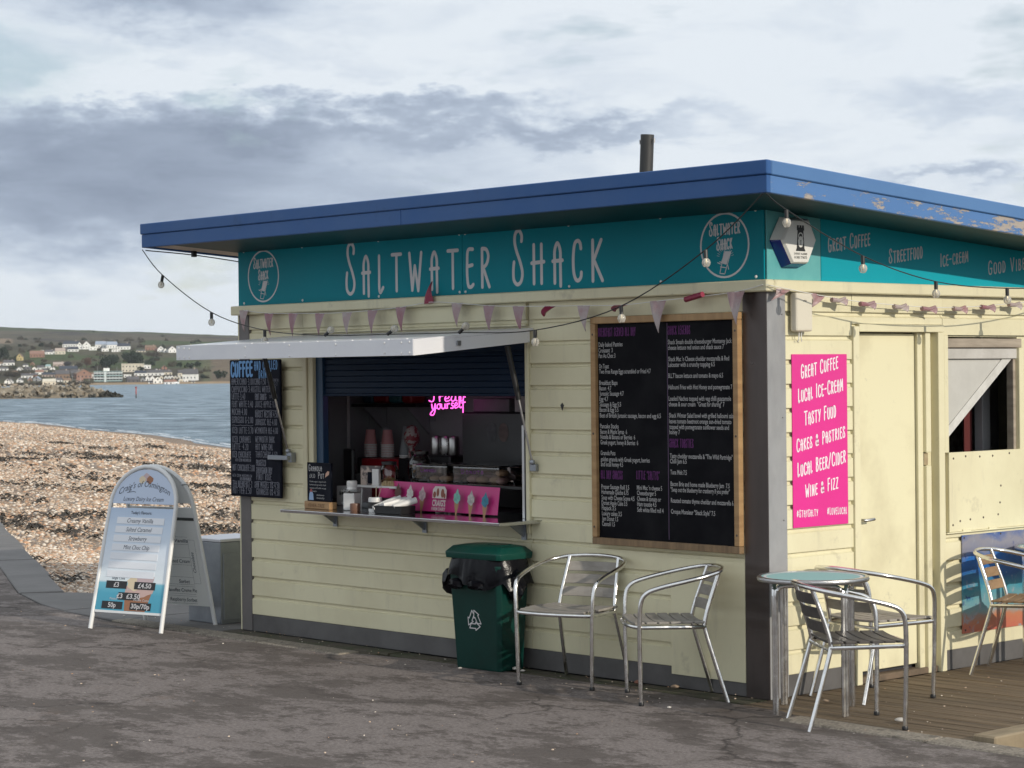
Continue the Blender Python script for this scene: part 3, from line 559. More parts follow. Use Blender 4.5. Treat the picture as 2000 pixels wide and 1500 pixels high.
MENU=[('Daily baked Pastries', -1.237, 1.909, 0.191, 0), ('Croissant  3', -1.238, 1.876, 0.114, 0), ('Pan Au Choc 3', -1.237, 1.845, 0.134, 0), ('On Toast', -1.235, 1.785, 0.079, 0), ('Two Free Range Eggs scrambled or Fried 4.7', -1.234, 1.755, 0.406, 0), ('Breakfast Baps', -1.234, 1.691, 0.145, 0), ('Bacon  4.7', -1.234, 1.66, 0.096, 0), ('Jurassic Sausage 4.7', -1.233, 1.63, 0.193, 0), ('Egg 4.7', -1.234, 1.599, 0.07, 0), ('Sausage & Egg 5.5', -1.233, 1.568, 0.171, 0), ('Bacon & Egg 5.5', -1.233, 1.538, 0.15, 0), ('Best of British Jurassic sausage, bacon and egg 6.5', -1.232, 1.505, 0.478, 0), ('Pancake Stacks', -1.231, 1.444, 0.148, 0), ('Bacon & Maple Syrup  6', -1.23, 1.413, 0.213, 0), ('Nutella & Banana or Berries  6', -1.23, 1.383, 0.276, 0), ('Greek yogurt, honey & Berries  6', -1.229, 1.352, 0.298, 0), ('Granola Pots', -1.229, 1.291, 0.118, 0), ('golden granola with Greek yogurt, berries', -1.228, 1.256, 0.385, 0), ('and local honey 4.5', -1.228, 1.227, 0.177, 0), ('Proper Sausage Roll 3.5', -1.226, 1.099, 0.221, 0), ('Homemade Quiche 6.75', -1.225, 1.069, 0.214, 0), ('Soup with Cheese Scone 4.5', -1.225, 1.037, 0.261, 0), ('Dorset Apple Cake 3.5', -1.225, 1.007, 0.204, 0), ('Flapjack 3.5', -1.224, 0.978, 0.113, 0), ('Luxury cakes 3.5', -1.223, 0.947, 0.158, 0), ('Jam Donut 1.5', -1.222, 0.917, 0.127, 0), ('Cannoli 1.5', -1.223, 0.887, 0.102, 0), ("Mini Mac 'n cheese 5", -0.944, 1.102, 0.194, 0), ('Cheeseburger 5', -0.944, 1.072, 0.147, 0), ('Cheese & tomato or', -0.943, 1.04, 0.183, 0), ('Ham toastie 4.5', -0.943, 1.01, 0.148, 0), ('Soft white filled roll 4', -0.943, 0.978, 0.202, 0), ('Shack Smash double cheeseburger Monterey Jack', -0.695, 1.914, 0.469, 0), ('cheese lettuce red onion and shack sauce 7', -0.695, 1.883, 0.413, 0), ("Shack Mac 'n Cheese cheddar mozzarella & Red", -0.693, 1.82, 0.448, 0), ('Leicester with a crunchy topping 6.5', -0.694, 1.789, 0.345, 0), ('B.L.T bacon lettuce and tomato & mayo 6.5', -0.693, 1.728, 0.403, 0), ('Halloumi Fries with Hot Honey and pomegranate 7', -0.694, 1.665, 0.469, 0), ('Loaded Nachos topped with veg chilli guacamole', -0.693, 1.602, 0.459, 0), ('cheese & sour cream  "Great for sharing" 7', -0.692, 1.571, 0.41, 0), ('Shack Winter Salad bowl with grilled halloumi salad', -0.691, 1.509, 0.485, 0), ('leaves tomato beetroot orange sun-dried tomato', -0.691, 1.477, 0.458, 0), ('topped with pomegranate sunflower seeds and', -0.69, 1.446, 0.439, 0), ('honey 7', -0.69, 1.417, 0.079, 0), ('Tasty cheddar mozzarella & "The Wild Partridge"', -0.688, 1.285, 0.461, 0), ('Chilli Jam 6.5', -0.687, 1.256, 0.124, 0), ('Tuna Melt 7.5', -0.686, 1.195, 0.123, 0), ('Bacon Brie and home made Blueberry Jam  7.5', -0.685, 1.131, 0.434, 0), ('"Swap out the blueberry for cranberry if you prefer"', -0.685, 1.099, 0.434, 0), ('Roasted tomato thyme cheddar and mozzarella 6.5', -0.684, 1.039, 0.475, 0), ('Croque Monsieur "Shack Style" 7.5', -0.684, 0.978, 0.327, 0), ('BREAKFAST SERVED ALL DAY', -1.238, 1.977, 0.294, 1), ('ALL DAY SNACKS', -1.228, 1.166, 0.172, 1), ('LITTLE "SALTYS"', -0.947, 1.17, 0.178, 1), ('SHACK LEGENDS', -0.695, 1.977, 0.167, 1), ('SHACK TOASTIES', -0.69, 1.354, 0.178, 1)]
BD=(-0.842621,0.538507)
HOUSES=[(-70.3, 1589.0, 4.0, 4.9, 'y', 'b', 'g', 'yellow gabled house beside dark trees on the far hillside'), (-59.4, 1629.0, 10.5, 5.0, 'r', 'r', 's', 'wide red roofed brick house halfway up the far hillside'), (-74.5, 1522.0, 7.3, 3.8, 'w', 'n', 's', 'white walled house with grey roof below the yellow gabled house'), (-74.5, 1454.0, 4.9, 2.5, 'w', 'n', 's', 'low white house at the left edge above the brown scrub'), (-63.8, 1452.0, 4.1, 2.4, 'w', 'n', 'g', 'small white gabled house right of the low white house'), (-59.1, 1451.0, 4.1, 2.4, 'g', 'n', 's', 'grey cottage between the white gables on the far hillside'), (-51.2, 1457.0, 4.5, 2.7, 'w', 'n', 's', 'white cottage with dark roof in the middle of the village'), (-47.1, 1478.0, 3.3, 2.5, 'w', 't', 's', 'white cottage with pale teal roof above the village'), (-40.7, 1506.0, 7.6, 3.0, 'p', 'p', 's', 'pink roofed long house below the green slope'), (-51.5, 1670.0, 6.6, 3.5, 'w', 'n', 's', 'white house with dark roof left of the cream house on the hill'), (-56.9, 1684.0, 2.8, 2.8, 'w', 'n', 'g', 'tiny white gabled cottage next to the red roofed brick house'), (-44.2, 1669.0, 7.5, 4.7, 'c', 'p', 's', 'cream house with pink roof under the hilltop row'), (-35.5, 1702.0, 7.6, 3.8, 'w', 's', 's', 'white house with slate roof just below the hilltop villa'), (-39.3, 1792.0, 12.6, 5.0, 'w', 's', 's', 'large dark slate roofed villa, leftmost of the hilltop row'), (-31.2, 1748.0, 4.4, 6.1, 'w', 's', 'g', 'narrow white gabled house second in the hilltop row'), (-25.8, 1747.0, 6.4, 6.6, 'w', 's', 'g', 'tall white gabled house with dark windows, third in the hilltop row'), (-15.2, 1762.0, 8.4, 5.7, 'w', 'l', 's', 'white house with pale blue roof and balcony in the hilltop row'), (-6.1, 1753.0, 8.4, 5.7, 'w', 'l', 's', 'wide pale blue roofed house near the right end of the hilltop row'), (-32.7, 1423.0, 11.2, 4.0, 'n', 's', 's', 'long dark roofed house behind the brick houses'), (-28.8, 1431.0, 3.6, 3.4, 'c', 's', 'g', 'cream gabled house end above the brick houses'), (-33.8, 1330.0, 8.2, 5.2, 'b', 'n', 's', 'brown house with dark roof left of the red gabled house'), (-26.8, 1358.0, 5.7, 4.2, 'n', 'n', 's', 'dark grey house squeezed between two brown roofs'), (-21.2, 1331.0, 9.0, 5.6, 'r', 'b', 'g', 'big red brown gabled house left of the apartment block'), (-17.3, 1334.0, 4.9, 3.4, 'w', 'b', 'g', 'white gabled house touching the apartment block on its left'), (-55.5, 1352.0, 6.8, 2.7, 'w', 'n', 's', 'long low white bungalow near the far shore road'), (-62.2, 1254.0, 3.3, 3.0, 'w', 'n', 'g', 'white gabled chalet, leftmost on the far shore road'), (-60.5, 1261.0, 2.1, 2.5, 'w', 'n', 'g', 'small white chalet next to the leftmost chalet'), (-57.0, 1281.0, 3.1, 2.7, 'w', 'n', 'g', 'white gabled chalet standing alone on the far shore road'), (-51.8, 1305.0, 2.9, 2.6, 'b', 'l', 'g', 'grey blue gabled house, left one of a pair by the far shore'), (-48.2, 1304.0, 3.7, 2.7, 'g', 'l', 'g', 'grey blue gabled house, right one of a pair by the far shore'), (-38.9, 1240.0, 7.3, 3.3, 'c', 'c', 's', 'cream long building close to the far beach'), (-49.3, 1393.0, 5.1, 2.9, 'w', 'r', 's', 'red roofed cottage behind the village bungalow'), (-43.1, 1362.0, 8.0, 2.7, 'p', 's', 's', 'pink walled terrace with dark roof in the village'), (2.5, 1734.0, 9.6, 5.1, 'w', 's', 's', 'white house with flat dark roof, right end of the hilltop row'), (23.4, 1715.0, 8.5, 4.0, 'r', 'b', 's', 'brick house left of the half timbered gables'), (30.7, 1687.0, 5.4, 4.9, 'w', 's', 'g', 'white half timbered gable house, left of the pair on the hill'), (34.0, 1682.0, 3.0, 3.4, 'w', 's', 'g', 'small white gable between the half timbered houses'), (39.1, 1677.0, 5.9, 5.2, 'w', 's', 'g', 'white half timbered gable house next to the awning edge'), (7.2, 1419.0, 12.9, 5.4, 'c', 'c', 'f', 'cream flat roofed modern block above the white terrace'), (16.2, 1462.0, 6.8, 2.6, 'w', 'w', 'f', 'low white flat roofed block behind the cream block'), (12.0, 1364.0, 7.2, 3.4, 'w', 's', 's', 'white house with dark hipped roof right of the apartment block'), (20.6, 1367.0, 9.6, 3.6, 'w', 'n', 's', 'long white terrace in the middle of the far shore'), (22.7, 1402.0, 2.9, 2.9, 'w', 'n', 'g', 'pointed white gable rising behind the long terrace'), (28.2, 1378.0, 7.3, 2.8, 'c', 'n', 's', 'cream terrace right of the long white terrace'), (28.5, 1450.0, 3.4, 2.5, 'r', 'r', 'g', 'orange roofed cottage at the foot of the green slope'), (39.5, 1282.0, 8.3, 6.8, 'w', 'n', 's', 'large white house with grey roof at the foot of the cliff'), (36.9, 1349.0, 4.3, 3.9, 'c', 'n', 's', 'cream house left of the large white house under the cliff'), (7.2, 1260.0, 7.0, 3.3, 'n', 'n', 's', 'dark shed like building right of the apartment block'), (15.5, 1286.0, 2.3, 3.0, 'w', 'w', 'g', 'narrow white chalet with a tall gable by the far beach'), (18.4, 1292.0, 2.6, 3.0, 'w', 'n', 'g', 'white chalet with steep roof near the middle of the far beach'), (20.6, 1239.0, 5.1, 3.6, 'w', 'w', 'g', 'large white gabled chalet on the far beach front'), (26.6, 1316.0, 1.9, 1.7, 'w', 'w', 'g', 'first small white beach chalet right of the large chalet'), (28.5, 1315.0, 1.7, 1.7, 'w', 'w', 'g', 'second small white beach chalet right of the large chalet'), (32.2, 1315.0, 1.7, 1.7, 'c', 'w', 'g', 'third small cream beach chalet right of the large chalet'), (34.1, 1314.0, 1.7, 1.7, 'c', 'w', 'g', 'fourth small cream beach chalet right of the large chalet'), (37.8, 1313.0, 2.9, 2.1, 'w', 'w', 'g', 'white beach chalet in front of the large white house'), (27.6, 1229.0, 6.8, 2.5, 'w', 'r', 's', 'low red roofed cafe on the far beach front'), (36.9, 1257.0, 2.2, 1.7, 'w', 'w', 'g', 'white hut below the large white house under the cliff'), (34.0, 1257.0, 2.2, 1.7, 'c', 'w', 'g', 'cream hut below the large white house under the cliff'), (-79.2, 1523.0, 2.6, 2.4, 'w', 'b', 's', 'half hidden white cottage at the very left edge of the far hillside'), (-65.0, 1401.0, 3.5, 2.2, 'c', 'b', 's', 'cream cottage above the brown scrub at left'), (-54.8, 1450.0, 2.9, 2.4, 'w', 'b', 'g', 'white gable between the grey cottage and the white cottage'), (-47.3, 1423.0, 3.6, 2.4, 'c', 'n', 's', 'cream cottage just right of the red roofed cottage'), (-43.3, 1456.0, 3.3, 2.2, 'w', 'n', 'g', 'white gable left of the long dark roofed house'), (-39.5, 1378.0, 3.5, 2.5, 'p', 'b', 'g', 'pink gable right of the pink walled terrace'), (-51.6, 1364.0, 3.1, 2.3, 'r', 'n', 's', 'brick cottage right of the long low bungalow'), (-35.1, 1286.0, 4.3, 2.3, 'w', 'n', 's', 'white bungalow right of the cream long building'), (-29.5, 1268.0, 4.6, 2.5, 'c', 'b', 's', 'cream bungalow below the brown house near the far hedge'), (-22.9, 1265.0, 3.9, 2.5, 'p', 'r', 's', 'pink bungalow in front of the big red brown gabled house'), (-62.4, 1503.0, 3.4, 2.1, 'w', 'n', 's', 'white cottage above the grey cottage on the far hillside'), (-59.0, 1519.0, 2.6, 2.1, 'b', 'r', 'g', 'brown gable below the wide red roofed brick house'), (-48.7, 1670.0, 2.8, 2.8, 'w', 'n', 'g', 'white gable between two hillside houses below the villa'), (-40.7, 1709.0, 3.8, 2.9, 'c', 'n', 's', 'cream cottage left of the slate roofed white house'), (-20.6, 1727.0, 5.8, 2.9, 'w', 'w', 'f', 'low white garden building in front of the hilltop row'), (-11.0, 1701.0, 5.3, 2.4, 'w', 'w', 'f', 'white terrace wall block below the pale blue roofs'), (-2.9, 1694.0, 6.4, 2.0, 'w', 'w', 'f', 'long white garden block under the flat dark roofed house'), (15.4, 1690.0, 6.9, 2.0, 'c', 'n', 's', 'pale low house between the huge pines and the brick house'), (28.0, 1697.0, 3.0, 3.0, 'r', 'r', 'g', 'small brick gable between the brick house and the half timbered pair'), (4.2, 1340.0, 4.3, 2.0, 'w', 'w', 'f', 'white flat building between the apartment block and the dark shed'), (12.6, 1271.0, 2.6, 2.6, 'g', 's', 'g', 'grey gable left of the narrow white chalet'), (24.0, 1317.0, 2.3, 2.1, 'c', 'n', 'g', 'cream gable above the large white chalet'), (30.5, 1324.0, 1.9, 1.9, 'w', 'n', 'g', 'white gable between the second and third beach chalets'), (16.6, 1241.0, 2.5, 1.5, 'w', 'n', 's', 'low white kiosk at the water side left of the large chalet'), (30.7, 1225.0, 2.9, 1.4, 'w', 'w', 's', 'low white hut right of the red roofed cafe'), (40.4, 1243.0, 2.2, 1.3, 'c', 'n', 's', 'tiny cream hut at the right end of the far beach huts')]
TREES=[(-8.5, 1473.0, 14.5, 10.3, 'd', 'huge dark pine above the apartment block'), (8.6, 1508.0, 15.4, 10.6, 'd', 'huge dark pine behind the cream flat roofed block'), (-4.4, 1538.0, 7.2, 7.7, 'd', 'dark pine between the two huge pines'), (-80.6, 1574.0, 9.7, 11.1, 'd', 'tall dark tree group at the left edge of the far hillside'), (-73.0, 1539.0, 6.1, 5.2, 'd', 'dark tree beside the yellow gabled house'), (-22.2, 1493.0, 8.8, 7.1, 'r', 'rusty bare tree on the green slope'), (-35.6, 1497.0, 8.0, 4.6, 'v', 'grey purple bare tree below the green slope'), (-27.4, 1469.0, 6.6, 5.0, 'b', 'brown bare tree left of the rusty tree'), (-66.4, 1758.0, 5.9, 4.0, 'b', 'brown bush behind the red roofed brick house'), (-75.4, 1815.0, 5.6, 3.6, 'b', 'brown bush on the upper left hillside'), (-62.5, 1809.0, 5.1, 4.1, 'd', 'dark bush below the hilltop villa on its left'), (-49.0, 1849.0, 4.2, 3.1, 'd', 'round dark bush left of the hilltop villa'), (-79.9, 1817.0, 3.6, 2.6, 'd', 'small dark bush near the field at left'), (-4.5, 1874.0, 7.9, 4.2, 'd', 'round dark tree behind the pale blue roofs'), (-56.1, 1791.0, 8.0, 4.5, 'b', 'brown thicket above the white hillside house'), (12.8, 1409.0, 4.5, 4.5, 'd', 'round green tree in front of the cream flat roofed block'), (39.1, 1475.0, 4.7, 3.9, 'd', 'round dark tree, left of three under the cliff edge'), (44.7, 1451.0, 5.5, 4.7, 'd', 'round dark tree, middle of three under the cliff edge'), (50.7, 1476.0, 4.8, 4.1, 'd', 'round dark tree, right of three under the cliff edge'), (58.5, 1308.0, 8.0, 6.5, 'd', 'large dark bush alone on the brown cliff'), (25.7, 1612.0, 5.7, 6.1, 'b', 'thin brown tree right of the huge pines'), (22.3, 1505.0, 4.8, 4.0, 'd', 'dark bush at the foot of the green slope'), (20.4, 1631.0, 5.7, 4.3, 'b', 'brown bush between the pines and the brick house'), (-63.8, 1367.0, 12.7, 4.6, 'b', 'brown scrub thicket at left above the far shore road'), (-55.6, 1382.0, 4.7, 2.7, 'b', 'brown thicket beside the long low bungalow'), (-53.4, 1569.0, 5.3, 2.2, 'b', 'brown hedge beside the green slope'), (-62.4, 1562.0, 6.6, 2.6, 'b', 'dark brown hedge below the yellow house'), (48.2, 1319.0, 5.0, 2.7, 'd', 'dark green thicket right of the large white house'), (-61.0, 1229.0, 6.2, 1.7, 'b', 'brown hedge along the far shore, leftmost stretch'), (-54.5, 1225.0, 6.2, 2.1, 'b', 'brown hedge along the far shore, second stretch'), (-48.3, 1225.0, 6.5, 2.6, 'b', 'brown hedge along the far shore, third stretch'), (-43.7, 1225.0, 4.8, 2.9, 'b', 'brown hedge along the far shore, fourth stretch'), (-31.5, 1225.0, 6.9, 2.1, 'b', 'brown hedge along the far shore right of the cream building'), (-25.2, 1225.0, 7.9, 3.8, 'b', 'brown hedge along the far shore below the brown houses'), (-17.6, 1225.0, 8.3, 3.4, 'b', 'brown hedge left of the apartment block'), (45.5, 2385.0, 4.9, 1.7, 'd', 'tiny dark tree clump on the skyline ridge'), (-30.5, 2591.0, 2.9, 1.9, 'd', 'lone tiny tree on the skyline ridge'), (-47.8, 2637.0, 1.8, 1.3, 'd', 'smallest tree on the skyline ridge at left')]
# ============================================================ SIGNS
def ring(mb,cx,cz,r,wd,fr,n=40,lift=.0006,sx=1):
    vs=[];fs=[]
    for i in range(n):
        a=2*math.pi*i/n
        for q in (r-wd/2,r+wd/2): vs.append(fr(cx+q*sx*math.cos(a),cz+q*math.sin(a),lift))
    for i in range(n):
        j=(i+1)%n; fs.append((2*i,2*i+1,2*j+1,2*j))
    mb.add(vs,fs)
def poly2(mb,pts,fr,lift=.0006): mb.add([fr(x,z,lift) for x,z in pts],[tuple(range(len(pts)))])
fs_=empty('shop_sign',(0,0,0),label='long teal fascia sign reading SALTWATER SHACK above the serving hatch',cat='sign')
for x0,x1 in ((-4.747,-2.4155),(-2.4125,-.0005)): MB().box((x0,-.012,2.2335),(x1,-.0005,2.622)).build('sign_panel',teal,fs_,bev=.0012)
fr=front(-.012)
mb=MB(); wdl=.0225
for li,(c,x0,x1,z0,z1) in enumerate(SIGN):
    mb=MB()
    gl=G[c]; wd_=gl[0]; k=0
    if c=='S': wd_=.31
    a0=min(p[0] for st in gl[1] for p in st[1]); a1=max(p[0] for st in gl[1] for p in st[1]); b0=min(p[1] for st in gl[1] for p in st[1]); b1=max(p[1] for st in gl[1] for p in st[1])
    hw=wdl/2
    for st in segs(gl):
        pts=[(x0+hw+(a-a0)/(a1-a0)*(x1-x0-2*hw),z0+hw+(b_-b0)/(b1-b0)*(z1-z0-2*hw)) for a,b_ in stroke_pts(st,7)]
        ribbon(mb,pts,wdl,fr,.0008+.00012*k); k+=1
    mb.build('letter',letter,fs_)
for cx,cz in ((-4.457,2.428),(-.277,2.428)):
    mb=MB(); ring(mb,cx,cz,.172,.011,fr); 
    hand(mb,'Saltwater',cx-.108,cz+.055,cx+.108,cz+.062,.072,fr,.11,.78); hand(mb,'Shack',cx-.055,cz-.025,cx+.052,cz-.018,.068,fr,.11,.78)
    # deckchair
    poly2(mb,[(cx-.028,cz-.095),(cx+.012,cz-.105),(cx+.045,cz-.035),(cx+.005,cz-.032)],fr)
    for p,q in (((-.035,-.088),(.02,-.10)),((.0,-.03),(-.035,-.15)),((.047,-.033),(.0,-.155)),((-.035,-.15),(.0,-.155)),((.02,-.10),(.028,-.13)),((-.05,-.092),(-.03,-.1)),((-.03,-.115),(.012,-.122))):
        ribbon(mb,[(cx+p[0],cz+p[1]),(cx+q[0],cz+q[1])],.005,fr,.0011)
    for k in range(13):
        a=R(15+k*12.5); ribbon(mb,[(cx+.005+.045*math.cos(a),cz-.07+.045*math.sin(a)),(cx+.005+.062*math.cos(a),cz-.07+.062*math.sin(a))],.0018,fr,.0007)
    mb.build('emblem',letter,fs_)
hm=MB().lathe([(.009,0),(.0085,.003),(.005,.006),(0,.007)],n=10).mesh('screw_cap',cupwhite,True)
for x in (-4.68,-4.02,-3.22,-2.44,-2.385,-1.48,-.75,-.055):
    for z in (2.25,2.605): inst('screw_cap',hm,fs_,(x,-.012,z),(R(90),0,0))
# side fascia
ss=empty('side_sign',label='teal fascia sign along the sunny side listing coffee, streetfood and ice-cream',cat='sign')
tp=lambda y:2.618-.066*y
for y0,y1,mt,x in ((.0012,.446,teal2,.010),(.449,4.15,M('sunlit_teal_copy',(.010,.34,.42),.4,col2=(.009,.32,.40),vs=1.5,spec=.1),.011)):  # long panel is the front teal made lighter, sunlight put into the colour
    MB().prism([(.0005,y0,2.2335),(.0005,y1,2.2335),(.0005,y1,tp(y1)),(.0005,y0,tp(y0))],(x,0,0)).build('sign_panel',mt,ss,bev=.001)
mb=MB(); fr=side(.0115)
for t_,y0,z0,y1,z1,h in SIDE:
    hand_words(t_,y0,z0,y1,z1,h,fr,.115,.82,.02,'lettering',letter,ss)
# pink sign
pk=empty('pink_sign',label='tall pink sign with white hand lettering left of the door',cat='sign')
MB().box((.0015,.2005,.902),(.006,.669,1.836)).build('sign_panel',pinkvinyl,pk,bev=.001)
mb=MB(); fr=side(.006)
for t_,y0,z0,y1,z1,h in PINK:
    hand_words(t_,y0,z0,y1,z1,h,fr,.115,.86 if t_[0]!='#' else .9,.02,'lettering',letter_pink,pk)
# framed menu
mn=empty('menu_board',label='big black menu board in a pine frame right of the hatch',cat='menu board')
MX0,MX1,MZ0,MZ1=-1.283,-.162,.768,2.066; fw=.04
MB().box((MX0+.03,-.020,MZ0+.03),(MX1-.03,-.006,MZ1-.03)).build('board',blackmatte,mn)
for a,c,mt in (((MX0,MZ0+fw),(MX0+fw,MZ1-fw),pine),((MX1-fw,MZ0+fw),(MX1,MZ1-fw),pine),((MX0,MZ1-fw),(MX1,MZ1),M('pine_rail',(.42,.26,.12),.55,col2=(.32,.19,.085),vs=4,stretch=(6,1,1),lo=.35,hi=.7,bs=20,bst=.1)),((MX0,MZ0),(MX1,MZ0+fw),oldpine)):
    MB().box((a[0]+.0006,-.044,a[1]+.0006),(c[0]-.0006,-.004,c[1]-.0006)).build('frame_rail',mt,mn,bev=.003)
for x in (MX0+.02,MX1-.02):
    for z in (MZ0+.1,1.4,MZ1-.1): inst('screw',scr,mn,(x,-.044,z),(R(90),0,0))
fr=front(-.020); mph=M('purple_print',(.13,.035,.14),.6,spec=.1)
for t_,x,z,wd_,hd_ in MENU:
    mt=MB()
    if hd_: hand(mt,t_,x,z-.022,x+wd_,z-.022,.046,fr,.085,.8); mt.build('menu_heading',mph,mn)
    else: type_text(mt,t_,x,z-.013,fr,h=.0265,wd=wd_,bold=.012); mt.build('menu_line',M('menu_print',(.40,.39,.385),.6,spec=.1),mn)
MB().box((-.702,-.0215,.82),(-.698,-.0202,2.02)).build('divider',M('purple_line',(.10,.06,.12),.6),mn)
# chalk coffee board
cb=empty('coffee_board',label='chalkboard headed COFFEE hanging on the left corner post',cat='chalkboard')
MB().box((-4.812,-.05,.925),(-4.232,-.030,1.862)).build('board',chalkboard,cb,bev=.014,seg=3)
fr=front(-.05); mb=MB(); mc=MB(); hand(mb,'COFFEE',-4.79,1.748,-4.545,1.752,.095,fr,.19,1,.14)
hand(mb,'AND CHILLED',-4.52,1.79,-4.26,1.795,.058,fr,.11,1); hand(mb,'DRINKS',-4.47,1.735,-4.33,1.74,.05,fr,.11,1)
for t_,z,x1 in (('AMERICANO*3.00',1.692,-4.53),('CAPPUCCINO*3.40',1.640,-4.53),('LATTE*3.40',1.590,-4.63),('FLAT WHITE*3.40',1.538,-4.54),('MOCHA*4.00',1.485,-4.61),('ESPRESSO S-2.00',1.430,-4.54),('ICED LATTE*3.70',1.358,-4.54),('ICED CARAMEL',1.296,-4.57),('LATTE *4.20',1.246,-4.60),('ICED CHOCOLATE',1.192,-4.57),('HOT CHOCOLATE*3.80',1.102,-4.53),('TEA BREAKFAST*2',.99,-4.56),('POT*TEA*2.50',.945,-4.57)): hand(mc,t_,-4.785,z,x1,z,.041,fr,.10,1,.14,jit=.03)
for z,x0,x1 in ((1.165,-4.75,-4.57),(1.058,-4.785,-4.56),(1.036,-4.70,-4.57)): hand(mc,'WITH CREAM MARSHMALLOW',x0,z,x1,z,.019,fr,.12,1,.14)
for t_,z,x0,x1 in (('CANS*1.50',1.692,-4.52,-4.39),('PEPSI FANTA',1.71,-4.37,-4.25),('TANGO',1.685,-4.37,-4.26),('STILL WATER*1.50',1.640,-4.52,-4.28),('FRUIT SHOOTS*',1.588,-4.515,-4.38),('ORANGE',1.60,-4.35,-4.26),('JUICE*APPLE*1.80',1.538,-4.515,-4.26),('DORSET NECTAR*4.50',1.470,-4.515,-4.26),('JURASSIC ALE*4.80',1.417,-4.515,-4.27),('WEYMOUTH ALE*4.80',1.360,-4.52,-4.26),('WEYMOUTH DARK',1.300,-4.515,-4.30),('HOT WINE*SML',1.248,-4.515,-4.32),('THATCHERS*4.50',1.197,-4.515,-4.27),('PROSECCO',1.14,-4.51,-4.40),('SAUVIGNON DRY',1.09,-4.51,-4.33),('PINOT ROSE',1.045,-4.51,-4.34),('SAN MIGUEL 0%*4.50',.992,-4.53,-4.25),('GUINNESS 0%*4.50',.945,-4.51,-4.25)): hand(mc,t_,x0,z,x1,z,.04 if z not in (1.71,1.685,1.60) else .02,fr,.10,1,.14,jit=.03)
for z,x0,x1 in ((1.412,-4.785,-4.54),(1.516,-4.515,-4.26),(1.032,-4.51,-4.26)): ribbon(mc,[(x0+(x1-x0)*i/10,z+.003*math.sin(i*2)) for i in range(11)],.003,fr,.0007)
mb.build('heading',M('blue_chalk',(.15,.32,.58),.8),cb); mc.build('chalk_text',M('chalk',(.17,.175,.21),.85),cb)
# mural panel
m,n,b=new_mat('mural_paint'); t=n.nodes.new('ShaderNodeTexCoord'); s3=n.nodes.new('ShaderNodeSeparateXYZ'); n.links.new(t.outputs['Object'],s3.inputs[0])
hgt=mth(n,'ADD',mr(n,s3.outputs[2],.19,.79),mth(n,'MULTIPLY',mth(n,'SUBTRACT',nz(n,4,4,.6,stretch=(1,1,2)),.5),.35))
rp=n.nodes.new('ShaderNodeValToRGB'); n.links.new(hgt,rp.inputs[0]); rr=rp.color_ramp; rr.elements[0].position=.0; rr.elements[0].color=(.50,.13,.09,1); rr.elements[1].position=1; rr.elements[1].color=(.03,.09,.30,1)
for p_,c_ in ((.15,(.48,.19,.10,1)),(.25,(.20,.33,.34,1)),(.42,(.05,.27,.36,1)),(.58,(.02,.10,.30,1)),(.72,(.02,.14,.45,1)),(.8,(.20,.21,.28,1)),(.9,(.24,.23,.27,1))): e=rr.elements.new(p_); e.color=c_
c=mixc(n,mr(n,nz(n,7,6,.7,dist=.8),.56,.64),rp.outputs[0],(.30,.33,.38)); c=mixc(n,mr(n,nz(n,5,6,.7,dist=1.2,stretch=(1,1.4,1)),.60,.66),c,(.015,.04,.20)); n.links.new(c,b.inputs['Base Color']); b.inputs['Roughness'].default_value=.3
mu=empty('mural_panel',label='painted seaside panel in blue and orange low on the sunny wall',cat='mural')
MB().box((.001,1.715,.20),(.010,2.75,.775)).build('panel',m,mu,bev=.002)
for y,z in ((1.735,.76),(1.74,.22),(2.1,.765),(2.25,.32)): inst('screw',scr,mu,(.010,y,z),(0,R(90),0))
# alarm box
al=empty('alarm_box',(0.01,0,0),label='hexagonal white and blue alarm box with tower emblem by the corner',cat='alarm box')
hexf=[(.112,2.545),(.252,2.545),(.307,2.445),(.242,2.327),(.123,2.325),(.046,2.44)]; ctr=(.182,2.43)
outer=[(ctr[0]+(y-ctr[0])*1.22+.006,ctr[1]+(z-ctr[1])*1.2-.006) for y,z in hexf]
def frust(A,B,xa,xb,skip=()):
    mb=MB(); n_=len(A); mb.add([(xa,y,z) for y,z in A]+[(xb,y,z) for y,z in B],[tuple(range(n_,2*n_))]+[(i,(i+1)%n_,n_+(i+1)%n_,n_+i) for i in range(n_) if i not in skip]); return mb
topA=[outer[5],outer[0],outer[1],outer[2]]
frust([(y,z) for y,z in outer],[(ctr[0]+(y-ctr[0])*1.10,ctr[1]+(z-ctr[1])*1.08) for y,z in hexf],.0,.066).build('base',navyglass,al,bev=.004)
frust([(ctr[0]+(y-ctr[0])*1.09,ctr[1]+(z-ctr[1])*1.07) for y,z in hexf],hexf,.0665,.082).build('cover',M('alarm_white',(.74,.73,.68),.4),al,bev=.002)
hood=[(ctr[0]+(y-ctr[0])*1.235,ctr[1]+(z-ctr[1])*1.20) for y,z in (hexf[5],hexf[0],hexf[1],hexf[2])]
hb=MB(); f4=[hexf[5],hexf[0],hexf[1],hexf[2]]; hb.add([(.008,y,z) for y,z in hood]+[(.072,ctr[0]+(y-ctr[0])*1.115,ctr[1]+(z-ctr[1])*1.10) for y,z in f4],[(i,i+1,5+i,4+i) for i in range(3)]); hb.build('hood',MATS['alarm_white'],al)
mb=MB(); fr=side(.0822); cy,cz=.179,2.452
poly2(mb,[(cy-.032,cz-.055),(cy+.032,cz-.055),(cy+.024,cz+.045),(cy-.024,cz+.045)],fr); poly2(mb,[(cy-.04,cz-.068),(cy+.04,cz-.068),(cy+.034,cz-.055),(cy-.034,cz-.055)],fr,.0008)
